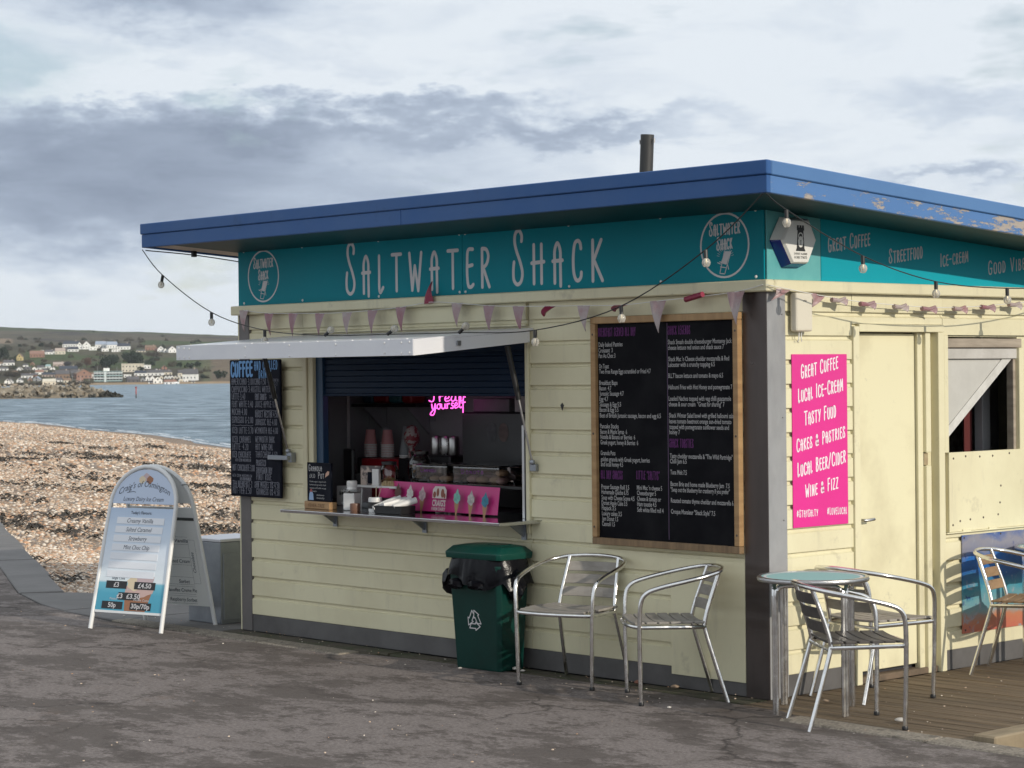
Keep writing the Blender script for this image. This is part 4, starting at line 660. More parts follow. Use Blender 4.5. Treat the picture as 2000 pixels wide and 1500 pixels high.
for k in (-1,0,1): poly2(mb,[(cy+k*.021-.008,cz+.045),(cy+k*.021+.008,cz+.045),(cy+k*.021+.008,cz+.07),(cy+k*.021-.008,cz+.07)],fr)
poly2(mb,[(cy-.03,cz+.042),(cy+.03,cz+.042),(cy+.03,cz+.058),(cy-.03,cz+.058)],fr,.0009)
type_text(mb,'DORSET ALARMS',cy,cz-.087,fr,h=.011,wd=.108,align='C',bold=.015); type_text(mb,'01305 774573',cy,cz-.108,fr,h=.014,wd=.104,align='C',bold=.015); mb.build('print',M('black_print',(.02,.02,.02),.5),al)
mb=MB(); fr=side(.0834); ring(mb,cy,cz+.012,.017,.006,fr,20); vs_=[(cy+.022*math.cos(R(k*18)),cz-.018+.03*math.sin(R(k*18))) for k in range(20)]; poly2(mb,vs_,fr,.0004); mb.build('padlock_print',MATS['alarm_white'],al)
mb=MB(); fr=side(.0840); poly2(mb,[(cy-.003,cz-.035),(cy+.003,cz-.035),(cy+.001,cz-.012),(cy-.001,cz-.012)],fr); ring(mb,cy,cz-.013,.002,.004,fr,10,.0008); mb.build('keyhole_print',MATS['black_print'],al)
# wifi aerial
wf=empty('wireless_aerial',label='slim cream wireless aerial box under the ledge by the corner',cat='aerial')
MB().box((.012,.178,1.957),(.062,.315,2.166)).build('case',M('cream_plastic',(.66,.61,.50),.4),wf,bev=.016,seg=3); MB().box((.001,.215,2.0),(.0115,.275,2.12)).build('bracket',cupwhite,wf)
mb=MB(); type_text(mb,'wiTek',.246,2.118,side(.0622),h=.009,wd=.03,align='C',bold=.02); mb.build('print',MATS['black_print'],wf)
for k in (0,.02): MB().tube(smooth_path([(.03,.235+k,1.96),(.03,.232+k,1.92),(.02,.236+k*1.6,1.905)],4),.003,6).build('lead',cupwhite,wf,True)
# bunting
def flag(pts_top,tip,nrm,mat,parent,name='flag',fold=.012,k=5):
    # triangle with a soft fold running down it
    a,c=Vector(pts_top[0]),Vector(pts_top[1]); t_=Vector(tip); nrm=Vector(nrm); mb=MB(); rows=[]
    for i in range(k+1):
        f=i/k; l=a.lerp(t_,f); r_=c.lerp(t_,f); row=[]
        for j in range(5):
            g=j/4; row.append(l.lerp(r_,g)+nrm*(fold*math.sin(g*math.pi*2+f*2)*(1-f*.6)+fold*.8*math.sin(f*3)))
        rows.append(row)
    vs=[p for r_ in rows for p in r_]; fs=[(i*5+j,i*5+j+1,(i+1)*5+j+1,(i+1)*5+j) for i in range(k) for j in range(4)]
    mb.add(vs,fs); return mb.build(name,mat,parent,True)
bu=empty('front_bunting',label='string of satin triangle bunting across the shaded front',cat='bunting')
FL=[(-4.62,2.20),(-4.334,2.171),(-4.061,2.164),(-3.773,2.156),(-3.487,2.155),(-3.226,2.161),(-2.946,2.172),(-2.664,2.195),(-2.41,2.181),(-2.122,2.157),(-1.861,2.146),(-1.59,2.138),(-1.314,2.133),(-1.015,2.127),(-.73,2.141),(-.443,2.154),(-.158,2.172),(.032,2.203)]
MB().tube(smooth_path([(x,-.06,z) for x,z in FL],3),.0022,5).build('string',cupwhite,bu)
for i,(x,z) in enumerate(FL[:-1]):
    if i==7: flag([(x-.06,-.06,z-.012),(x+.04,-.06,z-.004)],(x+.012,-.05,z+.128),(0,-1,0),flagred,bu,'flipped_flag'); continue
    if i in (11,): flag([(x-.05,-.06,z),(x+.055,-.06,z)],(x-.01,-.10,z-.06),(0,-1,0),flagred,bu,'curled_flag',.02); continue
    if i==13: flag([(x-.06,-.06,z),(x+.06,-.06,z)],(x+.05,-.16,z-.04),(0,-1,0),flagred,bu,'curled_flag',.02); continue
    if i==15: MB().tube([(x-.07,-.07,z-.012),(x+.06,-.075,z+.012)],.016,9).build('rolled_flag',flagred,bu,True); continue
    h=.145+.012*rnd.random()+(.02 if i>13 else 0); wd_=.053+(.010 if i>13 else 0)
    flag([(x-wd_,-.06,z),(x+wd_,-.06,z+.002)],(x+rnd.uniform(-.005,.02),-.06+rnd.uniform(-.02,.01),z-h),(0,-1,0),(flagend if i in(0,4,8,12,14,16) else flagm),bu,fold=.007)
bs_=empty('side_bunting',label='string of curled bunting flags above the door on the sunny side',cat='bunting')
SLb=[(-.064,2.202),(.336,2.157),(.531,2.138),(.781,2.12),(1.076,2.109),(1.342,2.101),(1.636,2.105),(1.914,2.117),(2.185,2.136),(2.5,2.15),(2.9,2.17)]
MB().tube(smooth_path([(.062,y,z) for y,z in SLb],3),.0022,5).build('string',cupwhite,bs_)
flag([(.055,.02,2.185),(.06,.13,2.178)],(.03,-.0,2.12),(1,0,0),flagend,bs_); flag([(.06,.30,2.165),(.06,.42,2.15)],(.03,.33,2.085),(1,0,0),flagend,bs_)
for i,(y,z) in enumerate(SLb[2:]):
    mb=MB(); L_=.055+.01*rnd.random(); prof=[]
    path=[(.062,y-L_,z-.008),(.066,y,z-.012),(.062,y+L_,z+.004)]
    mb.tube(path,.012,9,True,[.014,.012,.008]); mb.build('rolled_flag',(flagend,flagm)[i%2],bs_,True); flag([(.07,y+.0,z-.02),(.07,y+.07,z)],(.075,y+.05,z-.04),(1,0,0),(flagend,flagm)[i%2],bs_,fold=.006)
# festoon lights
def festoon(name,label,pts,bulbs,hang):
    t=empty(name,label=label,cat='string lights')
    MB().tube(smooth_path(pts,6),.0032,6).build('cable',cable_m,t,True)
    for i,p in enumerate(bulbs):
        p=Vector(p); d=Vector(hang[i] if isinstance(hang,list) else hang).normalized(); s=empty('bulb'); s.parent=t
        MB().tube([p,p+d*.042],.0105,8).build('socket',black,s,True)
        q=Vector((0,0,-1)).rotation_difference(d).to_matrix(); mb=MB(); mb.lathe([(.0,-.046),(.013,-.043),(.020,-.032),(.0225,-.022),(.019,-.009),(.010,0)],n=14); mb.v=[tuple(q@Vector(v)+p+d*.043) for v in mb.v]; mb.build('glass',bulbg,s,True)
        mb=MB(); mb.lathe([(.005,-.032),(.008,-.02),(.004,0)],n=6); mb.v=[tuple(q@Vector(v)+p+d*.043) for v in mb.v]; mb.build('filament',M('brass_filament',(.5,.42,.28),.35,.8),s,True)
LF=[(-4.99,2.614),(-4.746,2.431),(-4.187,2.168),(-3.607,2.039),(-2.988,1.994),(-2.388,1.988),(-1.747,1.984),(-1.118,1.985),(-.457,2.097),(.145,2.364),(.528,2.623)]
festoon('front_festoon','festoon cable of clear bulbs sagging across the front onto the white flap',[(x,-.63,z) for x,z in LF],[(x,-.63,z) for x,z in LF[1:10]],[(-.35,0,-1),(0,0,-1),(0,0,-1),(.9,0,.5),(.9,.1,.5),(.9,0,.6),(0,0,-1),(.05,0,-1),(.05,0,-1)])
LS=[(-.64,2.621),(-.49,2.547),(.112,2.335),(.735,2.216),(1.39,2.192),(1.95,2.22),(2.5,2.30),(3.1,2.42)]
festoon('side_festoon','festoon cable of clear bulbs hanging along the sunny side',[(.56,y,z) for y,z in LS],[(.56,y,z) for y,z in LS[1:6]],(0,0.02,-1))
wl=empty('eave_wire',label='thin dark wire slung under the left roof overhang',cat='wire')
MB().tube(smooth_path([(-4.98,-.61,2.61),(-4.95,-.2,2.585),(-4.9,.3,2.53),(-4.8,1.0,2.46)],4),.004,6).build('strand',cable_m,wl,True); MB().box((-4.965,-.25,2.575),(-4.94,-.22,2.62)).build('clip',black,wl)
# ============================================================ FURNITURE
def make_chair(slat_m,label):
    c=empty('bistro_chair',label=label,cat='chair',group='aluminium bistro chairs around the kiosk')
    r=.0125; L=[]
    half=[(.245,-.215,0),(.25,-.22,.2),(.255,-.222,.42),(.262,-.215,.55),(.268,-.185,.605),(.275,-.11,.635),(.28,.02,.665),(.262,.14,.69),(.20,.225,.708),(.10,.262,.717),(0,.27,.72)]
    full=half+[(-x,y,z) for x,y,z in reversed(half[:-1])]
    MB().tube(smooth_path(full,4),r,10).build('arm_frame',alu,c,True)
    for s in (1,-1):
        MB().tube(smooth_path([(s*.215,.265,0),(s*.203,.205,.2),(s*.19,.15,.39),(s*.187,.148,.44),(s*.18,.175,.54),(s*.165,.235,.712)],4),r*.95,10).build('back_leg',alu,c,True)
        MB().lathe([(.015,0),(.0155,.012),(.013,.02)],(s*.245,-.215,0),10).build('foot_cap',black,c,True)
    MB().tube(smooth_path([(.19,.15,.41),(.225,.02,.415),(.25,-.15,.42),(.235,-.225,.42),(.12,-.262,.42),(0,-.27,.42),(-.12,-.262,.42),(-.235,-.225,.42),(-.25,-.15,.42),(-.225,.02,.415),(-.19,.15,.41)],4),.011,8).build('seat_rail',alu,c,True)
    MB().tube([(-.19,.15,.40),(.19,.15,.40)],.009,8).build('stretcher',alu,c,True)
    for i in range(6):
        y0=-.245+i*.066; w0=.19+.035*math.sin(math.pi*min(1,(i+1)/4)) if i<2 else .235-.008*(i-2)
        dz=lambda x:-.010*(1-(x/.24)**2); mb=MB(); n_=6; P=[]
        xs=[-w0+2*w0*k/n_ for k in range(n_+1)]; vs=[]
        for x in xs:
            z=.434+dz(x); vs+=[(x,y0,z),(x,y0+.058,z),(x,y0+.058,z+.013),(x,y0,z+.013)]
        fs=[(a*4+j,a*4+(j+1)%4,(a+1)*4+(j+1)%4,(a+1)*4+j) for a in range(n_) for j in range(4)]+[(3,2,1,0),(n_*4,n_*4+1,n_*4+2,n_*4+3)]
        mb.add(vs,fs); mb.build('seat_slat',slat_m,c,bev=.003)
    for zc,yb in ((.655,.226),(.583,.199),(.511,.171)):
        mb=MB(); vs=[]; n_=8; xw=.172
        for k in range(n_+1):
            x=-xw+2*xw*k/n_; y=yb-.010+.030*(1-(x/xw)**2)
            for dy,dz_ in ((-.006,-.028),(.006,-.028),(.016,.028),(.004,.028)): vs.append((x,y+dy,zc+dz_))
        fs=[(a*4+j,a*4+(j+1)%4,(a+1)*4+(j+1)%4,(a+1)*4+j) for a in range(n_) for j in range(4)]+[(3,2,1,0),(n_*4,n_*4+1,n_*4+2,n_*4+3)]
        mb.add(vs,fs); mb.build('back_slat',slat_m,c,bev=.003)
    return c
def put(c,cx,cy,face):   # face = direction the seat opens towards
    c.location=(cx,cy,.006); c.rotation_euler=(0,0,math.atan2(face[1],face[0])+math.pi/2)
def set_slats(c,m_):
    for ch in c.children:
        if ch.name.startswith(('seat_slat','back_slat')):
            ch.data=ch.data.copy(); ch.data.materials[0]=m_
c1=make_chair(greywood,'aluminium chair with pale grey slats right beside the green recycling bin')
c2=copy_tree(c1); c2['label']='aluminium chair under the menu board with its back to the corner'; c3=copy_tree(c1); c3['label']='aluminium chair with dark slats in front of the round table, nearest the path'; set_slats(c3,darkwood)
c4=copy_tree(c1); c4['label']='aluminium chair standing against the cream door behind the round table'; c5=copy_tree(c1); c5['label']='aluminium chair with tan slats in front of the painted panel'; set_slats(c5,tanwood)
put(c1,-1.195,-.28,(.25,-.97)); put(c2,-.40,-.325,(-.60,-.80)); put(c3,.80,-.335,(.58,.81)); put(c4,.315,.475,(.16,.985)); put(c5,.385,1.78,(.93,.36))
for c in (c1,c2,c3,c4,c5): c.scale=(.97,.97,.97)
for c in (c3,c4,c5): c.location.z=.003
glassm,n_g,b_g=new_mat('frosted_table_glass'); b_g.inputs['Base Color'].default_value=(.30,.47,.455,1); b_g.inputs['Roughness'].default_value=.5; b_g.inputs['Specular IOR Level'].default_value=0
def make_table(label,loc,rz=.3):
    t=empty('bistro_table',loc,rz,label,'table','round bistro tables')
    H=.675; r=.285
    MB().lathe([(r-.02,H-.008),(r-.004,H-.008),(r,H-.004),(r+.002,H+.004),(r,H+.014),(r-.006,H+.018),(r-.02,H+.0165),(r-.02,H-.008)],n=48,cap=False).build('rim',M('hammered_rim',(.55,.55,.55),.3,1,bs=70,bst=.5,bd=.004),t,True)
    MB().lathe([(0,H-.005),(r-.019,H-.005),(r-.019,H+.013),(0,H+.013)],n=48).build('glass_top',glassm,t)
    MB().lathe([(r-.045,H+.0132),(r-.032,H+.0136),(r-.030,H+.0132)],n=48,cap=False).build('edge_band',letter,t)
    a=.198; ang=[R(45+90*k) for k in range(4)]; C=[(a*1.3*math.cos(q),a*1.3*math.sin(q)) for q in ang]
    for k in range(4):
        p,q=C[k],C[(k+1)%4]; d_=Vector((q[0]-p[0],q[1]-p[1],0)).normalized()*.014
        pa=Vector((p[0],p[1],0))+d_; qa=Vector((q[0],q[1],0))-d_; up=Vector((0,0,1)); u_=(qa-pa).normalized()
        path=[pa,pa+up*.3,pa+up*(H-.075),pa+up*(H-.04)+u_*.012,pa+up*(H-.022)+u_*.04,(pa+qa)/2+up*(H-.02),qa+up*(H-.022)-u_*.04,qa+up*(H-.04)-u_*.012,qa+up*(H-.075),qa+up*.3,qa]
        MB().tube(smooth_path(path,3),.0115,8).build('leg_hoop',alu,t,True)
    return t
make_table('round glass topped table with steel rim at the corner of the kiosk',(.41,-.13,.004),.58)
make_table('round glass topped table at the right edge in front of the painted panel',(.33,2.28,.004),.2)
# ------------------------------------------------------------ green bin
gb=empty('recycling_bin',(-2.02,-.175,.004),R(2),'dark green recycling bin with a black bag over its rim',"bin")
def taper(z0,z1,a,b_,ch=.02):
    def ringp(hw,hd,z): return [(-hw+ch,-hd,z),(hw-ch,-hd,z),(hw,-hd+ch,z),(hw,hd-ch,z),(hw-ch,hd,z),(-hw+ch,hd,z),(-hw,hd-ch,z),(-hw,-hd+ch,z)]
    return ringp(*a,z0),ringp(*b_,z1)
A,B=taper(0,.62,(.190,.105),(.218,.135)); mb=MB(); mb.add(A+B,[tuple(range(7,-1,-1)),tuple(range(8,16))]+[(i,(i+1)%8,8+(i+1)%8,8+i) for i in range(8)]); mb.build('body',green_plastic,gb,bev=.006,seg=2)
for sx in (-1,1): MB().tube(smooth_path([(sx*.07-.05,-.135,.545),(sx*.07,-.137,.56),(sx*.07+.05,-.135,.545)],4),.004,6).build('grip_ridge',green_plastic,gb,True)
# bag: gathered skirt round the rim
mb=MB(); n_=56; rows=[]
for k,(z,off) in enumerate(((.665,.004),(.64,.014),(.60,.022),(.56,.025),(.52,.028))):
    row=[]
    for i in range(n_):
        a=2*math.pi*i/n_; c,s=math.cos(a),math.sin(a); p=4
        rad=1/((abs(c)/.222)**p+(abs(s)/.139)**p)**(1/p); o_=off+.008*math.sin(i*.9+k*.8)*k/4+.003*math.sin(i*2.1)
        zz=z
        if k>=2: zz+=.035*math.sin(a*2+.6)*(k-1)/3+.010*math.sin(i*.75)*(k-1)/3
        if k==4 and (2.6<a<3.7): zz-=.06; o_+=.03
        if k==4 and (a<.5 or a>5.9): zz-=.05; o_+=.02
        row.append(((rad+o_)*c,(rad+o_)*s,zz))
    rows.append(row)
mb.add([p for r_ in rows for p in r_],[(k*n_+i,k*n_+(i+1)%n_,(k+1)*n_+(i+1)%n_,(k+1)*n_+i) for k in range(4) for i in range(n_)]); mb.build('bag',binbag,gb,True)
mb=MB(); 
for cx,cy,sx,sz in ((-.262,-.05,.070,.085),(.245,-.02,.056,.10),(-.12,-.155,.05,.035),(.06,-.16,.06,.03)):
    vs=[];fs=[]
    for i in range(7):
        for j in range(10):
            t_=math.pi*i/6; a=2*math.pi*j/10; rr_=1+.25*math.sin(i*2+j*1.9); vs.append((cx+sx*math.sin(t_)*math.cos(a)*rr_,cy+sx*.9*math.sin(t_)*math.sin(a)*rr_,.505+sz*math.cos(t_)))
    fs=[(i*10+j,i*10+(j+1)%10,(i+1)*10+(j+1)%10,(i+1)*10+j) for i in range(6) for j in range(10)]; MB().add(vs,fs).build('bag_bulge',binbag,gb,True)
A,B=taper(.655,.69,(.232,.148),(.236,.152)); A2,B2=taper(.69,.725,(.236,.152),(.205,.118)); mb=MB(); C_,D_=taper(.725,.735,(.205,.118),(.15,.085),.04)
vs=A+B+B2+D_; mb.add(vs,[tuple(range(7,-1,-1))]+[(k*8+i,k*8+(i+1)%8,(k+1)*8+(i+1)%8,(k+1)*8+i) for k in range(3) for i in range(8)]+[tuple(range(24,32))])
ld=mb.build('lid',M('green_lid',(.0025,.048,.037),.42,spec=.3),gb,True,bev=.004,seg=2)
MB().lathe([(.062,.735),(.072,.738),(.076,.733)],(.09,0,0),24,1.15,.8,False).build('hole_rim',MATS['green_lid'],ld,True); MB().lathe([(.0,.7362),(.060,.7366)],(.09,0,0),24,1.15,.8).build('hole',black,ld)
fr=lambda u,v,l:(u,-.105-.0484*v/1.0-l-.0012,v); mb=MB(); ccx,ccz,rr_=-.005,.29,.043
def rec(sm_):
    V=[Vector((ccx+.078*math.cos(R(90+120*k)),ccz+.084*math.sin(R(90+120*k)))) for k in range(3)]
    for k in range(3):
        a,c=V[k],V[(k+1)%3]; t_=(c-a).normalized(); n_=Vector((-t_.y,t_.x)); L_=(c-a).length; w_=.0135; cn=Vector((ccx,ccz))
        if n_.dot(cn-a)<0: n_=-n_
        o_=n_*.010; f=lambda s_,q:a+t_*L_*s_+o_+n_*q
        loop=[f(.20,-w_),f(.58,-w_),f(.58,-w_*1.8),f(.86,0),f(.58,w_*1.8),f(.58,w_),f(.30,w_),f(.20,-w_)]
        for q in range(7): ribbon(sm_,[tuple(loop[q]),tuple(loop[q+1])],.0058,fr,.0006+.0001*q)
rec(mb); mb.build('recycling_mark',letter,gb)
lb=MB(); lb.box((.2135,-.035,.565),(.2215,.03,.600)); lo=lb.build('maker_label',M('red_label',(.45,.02,.05),.5),gb); MB().box((.2205,-.035,.5665),(.2222,.03,.573)).build('label_stripe',letter,lo)
# ------------------------------------------------------------ A-board
ab=empty('a_board',(-5.345,-.345,.004),R(14.8),'white A-frame ice cream board standing on the path','pavement sign')
tilt=math.atan2(.27,1.14)
def aframe(sgn):
    # panel plane: s up the slope, u across
    def P(u,s,l=0):
        y=-sgn*(.285-.262*s/1.17); nn=Vector((0,-sgn*math.cos(tilt),math.sin(tilt)))
        return Vector((u,y,s*.975))+nn*l
    arch=[P(-.325,0),P(-.318,.3),P(-.31,.6),P(-.302,.86)]+[P(-.30*math.cos(a),.875+.275*math.sin(a)) for a in [R(k*12) for k in range(1,15)]]+[P(.302,.86),P(.31,.6),P(.318,.3),P(.325,0)]
    return P,arch
P,arch=aframe(1); fwm=M('white_frame',(.76,.76,.75),.35)
MB().tube(arch,.0155,10).build('frame',fwm,ab,True)
fr=lambda u,v,l:tuple(P(u,v,l))
poster,n,b=new_mat('ice_cream_poster'); t=n.nodes.new('ShaderNodeTexCoord'); s3=n.nodes.new('ShaderNodeSeparateXYZ'); n.links.new(t.outputs['Object'],s3.inputs[0])
rp=n.nodes.new('ShaderNodeValToRGB'); n.links.new(mr(n,s3.outputs[2],.12,.87),rp.inputs[0]); rr=rp.color_ramp; rr.elements[0].position=0; rr.elements[0].color=(.06,.33,.46,1); rr.elements[1].position=1; rr.elements[1].color=(.42,.53,.70,1)
for p_,c_ in ((.17,(.07,.36,.50,1)),(.265,(.17,.50,.62,1)),(.285,(.76,.83,.86,1)),(.5,(.72,.78,.85,1)),(.75,(.58,.68,.80,1))): e=rr.elements.new(p_); e.color=c_
n.links.new(rp.outputs[0],b.inputs['Base Color']); b.inputs['Roughness'].default_value=.3
def slabp(pts,l0,l1,mat,name): 
    mb=MB(); k=len(pts); mb.add([P(u,s,l0) for u,s in pts]+[P(u,s,l1) for u,s in pts],[tuple(range(k-1,-1,-1)),tuple(range(k,2*k))]+[(i,(i+1)%k,k+(i+1)%k,k+i) for i in range(k)]); return mb.build(name,mat,ab)
slabp([(-.305,.135),(.305,.135),(.288,.855),(-.288,.855)],-.004,.004,poster,'poster_panel')
slabp([(-.305,.118),(.305,.118),(.305,.1345),(-.305,.1345)],-.006,.006,fwm,'bottom_rail')
slabp([(-.287,.885)]+[(-.282*math.cos(R(k*12)),.885+.245*math.sin(R(k*12))) for k in range(0,16)]+[(.287,.885)],-.004,.004,M('header_blue',(.54,.62,.76),.4,spec=.2),'header_panel')
dk=M('ink',(.05,.06,.09),.6); mb=MB()
type_text(mb,"Craig's of Osmington",0,1.005,fr,h=.046,wd=.47,align='C',shear=.25,arc=.06,lift=.005); type_text(mb,'Luxury Dairy Ice Cream',0,.905,fr,h=.032,wd=.37,align='C',shear=.25,lift=.005); type_text(mb,"Today's Flavours:",.0,.812,fr,h=.022,wd=.19,align='C',bold=.015,lift=.005)
type_text(mb,'Single Cone',-.125,.352,fr,h=.02,wd=.12,align='C',lift=.005); type_text(mb,'Double Cone',.125,.356,fr,h=.02,wd=.12,align='C',lift=.005)
ribbon(mb,[(-.16,.962),(-.10,.972),(-.08,.966)],.004,fr,.005); mb.build('print',dk,ab)
strip_m=M('flavour_strip',(.78,.80,.84),.4); txm=MB()
for i,tx in enumerate(('Creamy Vanilla','Salted Caramel','Strawberry','Mint Choc Chip','','','')):
    z=.765-.0625*i; u0=-.215-.004*i; o_=slabp([(u0,z-.022),(u0+.435,z-.024),(u0+.435,z+.022),(u0,z+.024)],.0045,.0065,strip_m,'flavour_strip')
    if tx: type_text(txm,tx,0,z-.014,fr,h=.032,wd=.017*len(tx),align='C',shear=.3,lift=.0072)
txm.build('flavour_lettering',dk,ab)
# printed cone on the poster
def blob(u,s,rx,rs,col,name,l=.0046,n_=16):
    mb=MB(); mb.add([P(u+rx*(1+.12*math.sin(k*2.1))*math.cos(2*math.pi*k/n_),s+rs*(1+.12*math.sin(k*1.7))*math.sin(2*math.pi*k/n_),l) for k in range(n_)],[tuple(range(n_))]); return mb.build(name,col,ab)
slabp([(-.035,.137),(.155,.137),(.195,.27),(-.05,.27)],.0042,.0045,M('cone_print',(.34,.15,.075),.5),'cone_print')
blob(.075,.285,.135,.05,M('cream_print',(.58,.40,.36),.5),'scoop_print',.0048); blob(.03,.33,.07,.05,M('vanilla_print',(.70,.58,.40),.5),'scoop_print',.005); blob(.12,.36,.08,.045,M('berry_print',(.55,.42,.43),.5),'scoop_print',.0052)
for u,s_,c_ in ((0,1.075,MATS['berry_print']),(-.035,1.055,MATS['vanilla_print']),(.035,1.055,MATS['cone_print'])): blob(u,s_,.03,.027,c_,'scoop_print',.0048+.0003*abs(u)*10)
pt=MB()
for u,s_,tx in ((-.135,.315,'£3'),(.125,.315,'£4.50'),(-.01,.238,'£3  £3.50'),(-.15,.172,'50p'),(.11,.172,'30p/70p')):
    slabp([(u-.095,s_-.026),(u+.095,s_-.026),(u+.095,s_+.026),(u-.095,s_+.026)],.0054,.0062,black,'price_tag'); type_text(pt,tx,u,s_-.015,fr,h=.034,wd=.024*len(tx),align='C',bold=.02,lift=.007)
for u,s_,tx in ((-.02,.275,'99'),(-.145,.21,'Flake'),(.11,.208,'Waffle Cone')): type_text(pt,tx,u,s_,fr,h=.016,wd=.013*len(tx),align='C',lift=.0066)
pt.build('price_lettering',letter,ab)
P,arch=aframe(-1); MB().tube(arch,.0155,10).build('frame',fwm,ab,True); bwp=M('back_panel_white',(.78,.78,.75),.4)
fr=lambda u,v,l:tuple(P(u,v,l))
slabp([(-.305,.135),(.305,.135),(.288,.855),(-.288,.855)],-.004,.004,bwp,'back_panel'); slabp([(-.287,.885)]+[(-.282*math.cos(R(k*12)),.885+.245*math.sin(R(k*12))) for k in range(0,16)]+[(.287,.885)],-.004,.004,bwp,'back_header')
slabp([(-.29,.762),(.29,.762),(.29,.782),(-.29,.782)],-.008,-.0045,M('dark_strap',(.05,.055,.05),.5),'strap')
fr=lambda u,v,l:tuple(P(u,v,-.0045-l)); mb=MB()
for tx,u,s_,wd_ in (('Vanilla',.08,.60,.12),('Clotted Cream',-.03,.45,.22),('Sorbet',.06,.30,.10),('Banoffee Creme Pie',-.06,.235,.27),('Raspberry Sorbet',-.05,.165,.25)):
    type_text(mb,tx,u,s_,fr,h=.028,wd=wd_,align='L',shear=.2,lift=.001)
type_text(mb,'Chocolate',.235,.38,fr,h=.028,wd=.15,align='L',shear=.2,lift=.001,rot=R(90))
for s_ in (.585,.435,.29,.22,.15): 
    for s2 in (s_,s_+.055): ribbon(mb,[(-.2,s2),(.2,s2)],.0012,fr,.0006)
for a_,b_ in (((.20,.3),(.20,.62)),((.26,.3),(.26,.62)),((.2,.62),(.26,.62)),((.2,.3),(.26,.3))): ribbon(mb,[a_,b_],.0012,fr,.0008)
mb.build('back_print',dk,ab)
for sx in (-.3,.3): MB().tube([(sx,-.03,1.0),(sx,.03,1.0)],.006,6).build('hinge',galv,ab,True)
# steel cabinet left of the kiosk
sb=empty('steel_cabinet',(-5.27,.25,.006),0,'grey steel cabinet bin tucked between the A-board and the kiosk','bin')
MB().box((-.2,-.21,0),(.2,.21,.575)).build('body',galv,sb,bev=.006,seg=2); MB().box((-.207,-.217,.577),(.207,.217,.60)).build('lid',M('pale_steel_lid',(.62,.62,.66),.35,.6),sb,bev=.004); MB().box((.2005,-.19,.03),(.206,.19,.50)).build('door_panel',galv,sb,bev=.002)
for z in (.41,.53): MB().box((.2065,.02,z),(.232,.12,z+.022)).build('pull',black,sb,bev=.004)
# loose pebbles near the wall foot
pm=[M('pebble_%s'%n_,c_,.7,col2=tuple(q*.75 for q in c_),vs=20) for n_,c_ in (('white',(.62,.58,.52)),('tan',(.36,.26,.18)),('red',(.30,.13,.09)))]
for i,(x,y,s_,k,lab) in enumerate(((-1.80,-.165,.024,0,'pale pebble beside the right foot of the recycling bin'),(-1.72,-.19,.014,0,'tiny pale pebble near the recycling bin'),(-.88,-.09,.026,2,'reddish pebble behind the front chairs'),(-.62,-.07,.022,1,'tan pebble against the plinth under the menu board'),(-.15,-.62,.012,0,'tiny white pebble by the foot of the chair under the menu board'),(.98,-.16,.026,0,'white pebble alone on the deck boards'),(-2.08,-.36,.012,0,'tiny white pebble before the recycling bin'),(.30,.10,.018,1,'tan pebble on the deck by the steel corner'))):
    mb=MB(); mb.lathe([(0,-.5),(.6,-.42),(.95,-.1),(.92,.2),(.55,.5),(0,.62)],n=9); o=mb.build('pebble',pm[k],None,True); o.scale=(s_*1.25,s_,s_*.8); o.location=(x,y,.012+s_*.3); o.rotation_euler=(0,0,i*1.3); tag(o,lab,'pebble','loose pebbles')
# ============================================================ ON AND BEHIND THE COUNTER
CZ=.8825
gs=empty('granola_sign',(-3.675,-.15,CZ),R(-4),'small chalkboard advertising a granola pot on the steel counter','chalkboard')
MB().box((-.145,-.03,0),(.15,.03,.048)).build('wood_stand',M('pale_stand_wood',(.40,.24,.11),.55,col2=(.32,.18,.08),vs=8,stretch=(.3,1,3)),gs,bev=.004); MB().box((-.14,-.008,.049),(.135,.008,.30)).build('board',chalkboard,gs,bev=.002)
fr=lambda u,v,l:(u,-.008-l,v); mb=MB(); hand(mb,'Granola',-.12,.245,.03,.247,.04,fr,.12,.7); hand(mb,'Pot',-.01,.198,.055,.2,.04,fr,.12,.7); type_text(mb,'£4.50',-.11,.2,fr,h=.028,wd=.065)
for k,t_ in enumerate(('Greek yogurt, topped with','homemade granola, fresh','orange and Seville orange','marmalade')): type_text(mb,t_,-.11,.172-.021*k,fr,h=.011,wd=.19 if k<3 else .08,lift=.0006)
type_text(mb,'#saltwater',-.03,.085,fr,h=.012,wd=.09); type_text(mb,'#staysalty',-.03,.066,fr,h=.012,wd=.09); mb.build('chalk_text',M('bright_chalk',(.45,.45,.45),.8),gs)
mb=MB(); poly2(mb,[(-.12,.055),(-.065,.055),(-.07,.095),(-.08,.11),(-.105,.11),(-.115,.095)],fr); mb.build('jar_drawing',M('pale_blue_chalk',(.30,.42,.62),.8),gs); mb=MB(); poly2(mb,[(-.108,.108),(-.078,.108),(-.085,.128),(-.1,.128)],fr,.0008); mb.build('berry_drawing',M('red_chalk',(.35,.08,.08),.8),gs); mb=MB(); poly2(mb,[(.07,.205),(.115,.225),(.12,.245),(.1,.248),(.078,.232)],fr); mb.build('orange_drawing',M('peach_chalk',(.6,.38,.28),.8),gs)
mb=MB(); type_text(mb,'FEVER-TREE',0,.012,lambda u,v,l:(u,-.0305-l,v),h=.024,wd=.19,align='C',shear=.15); mb.build('stand_lettering',M('burnt_wood_ink',(.14,.07,.03),.7),gs)
jg=empty('milk_jug',(-3.395,-.11,CZ),R(20),'clear square jug of milk with white lid on the counter','jug')
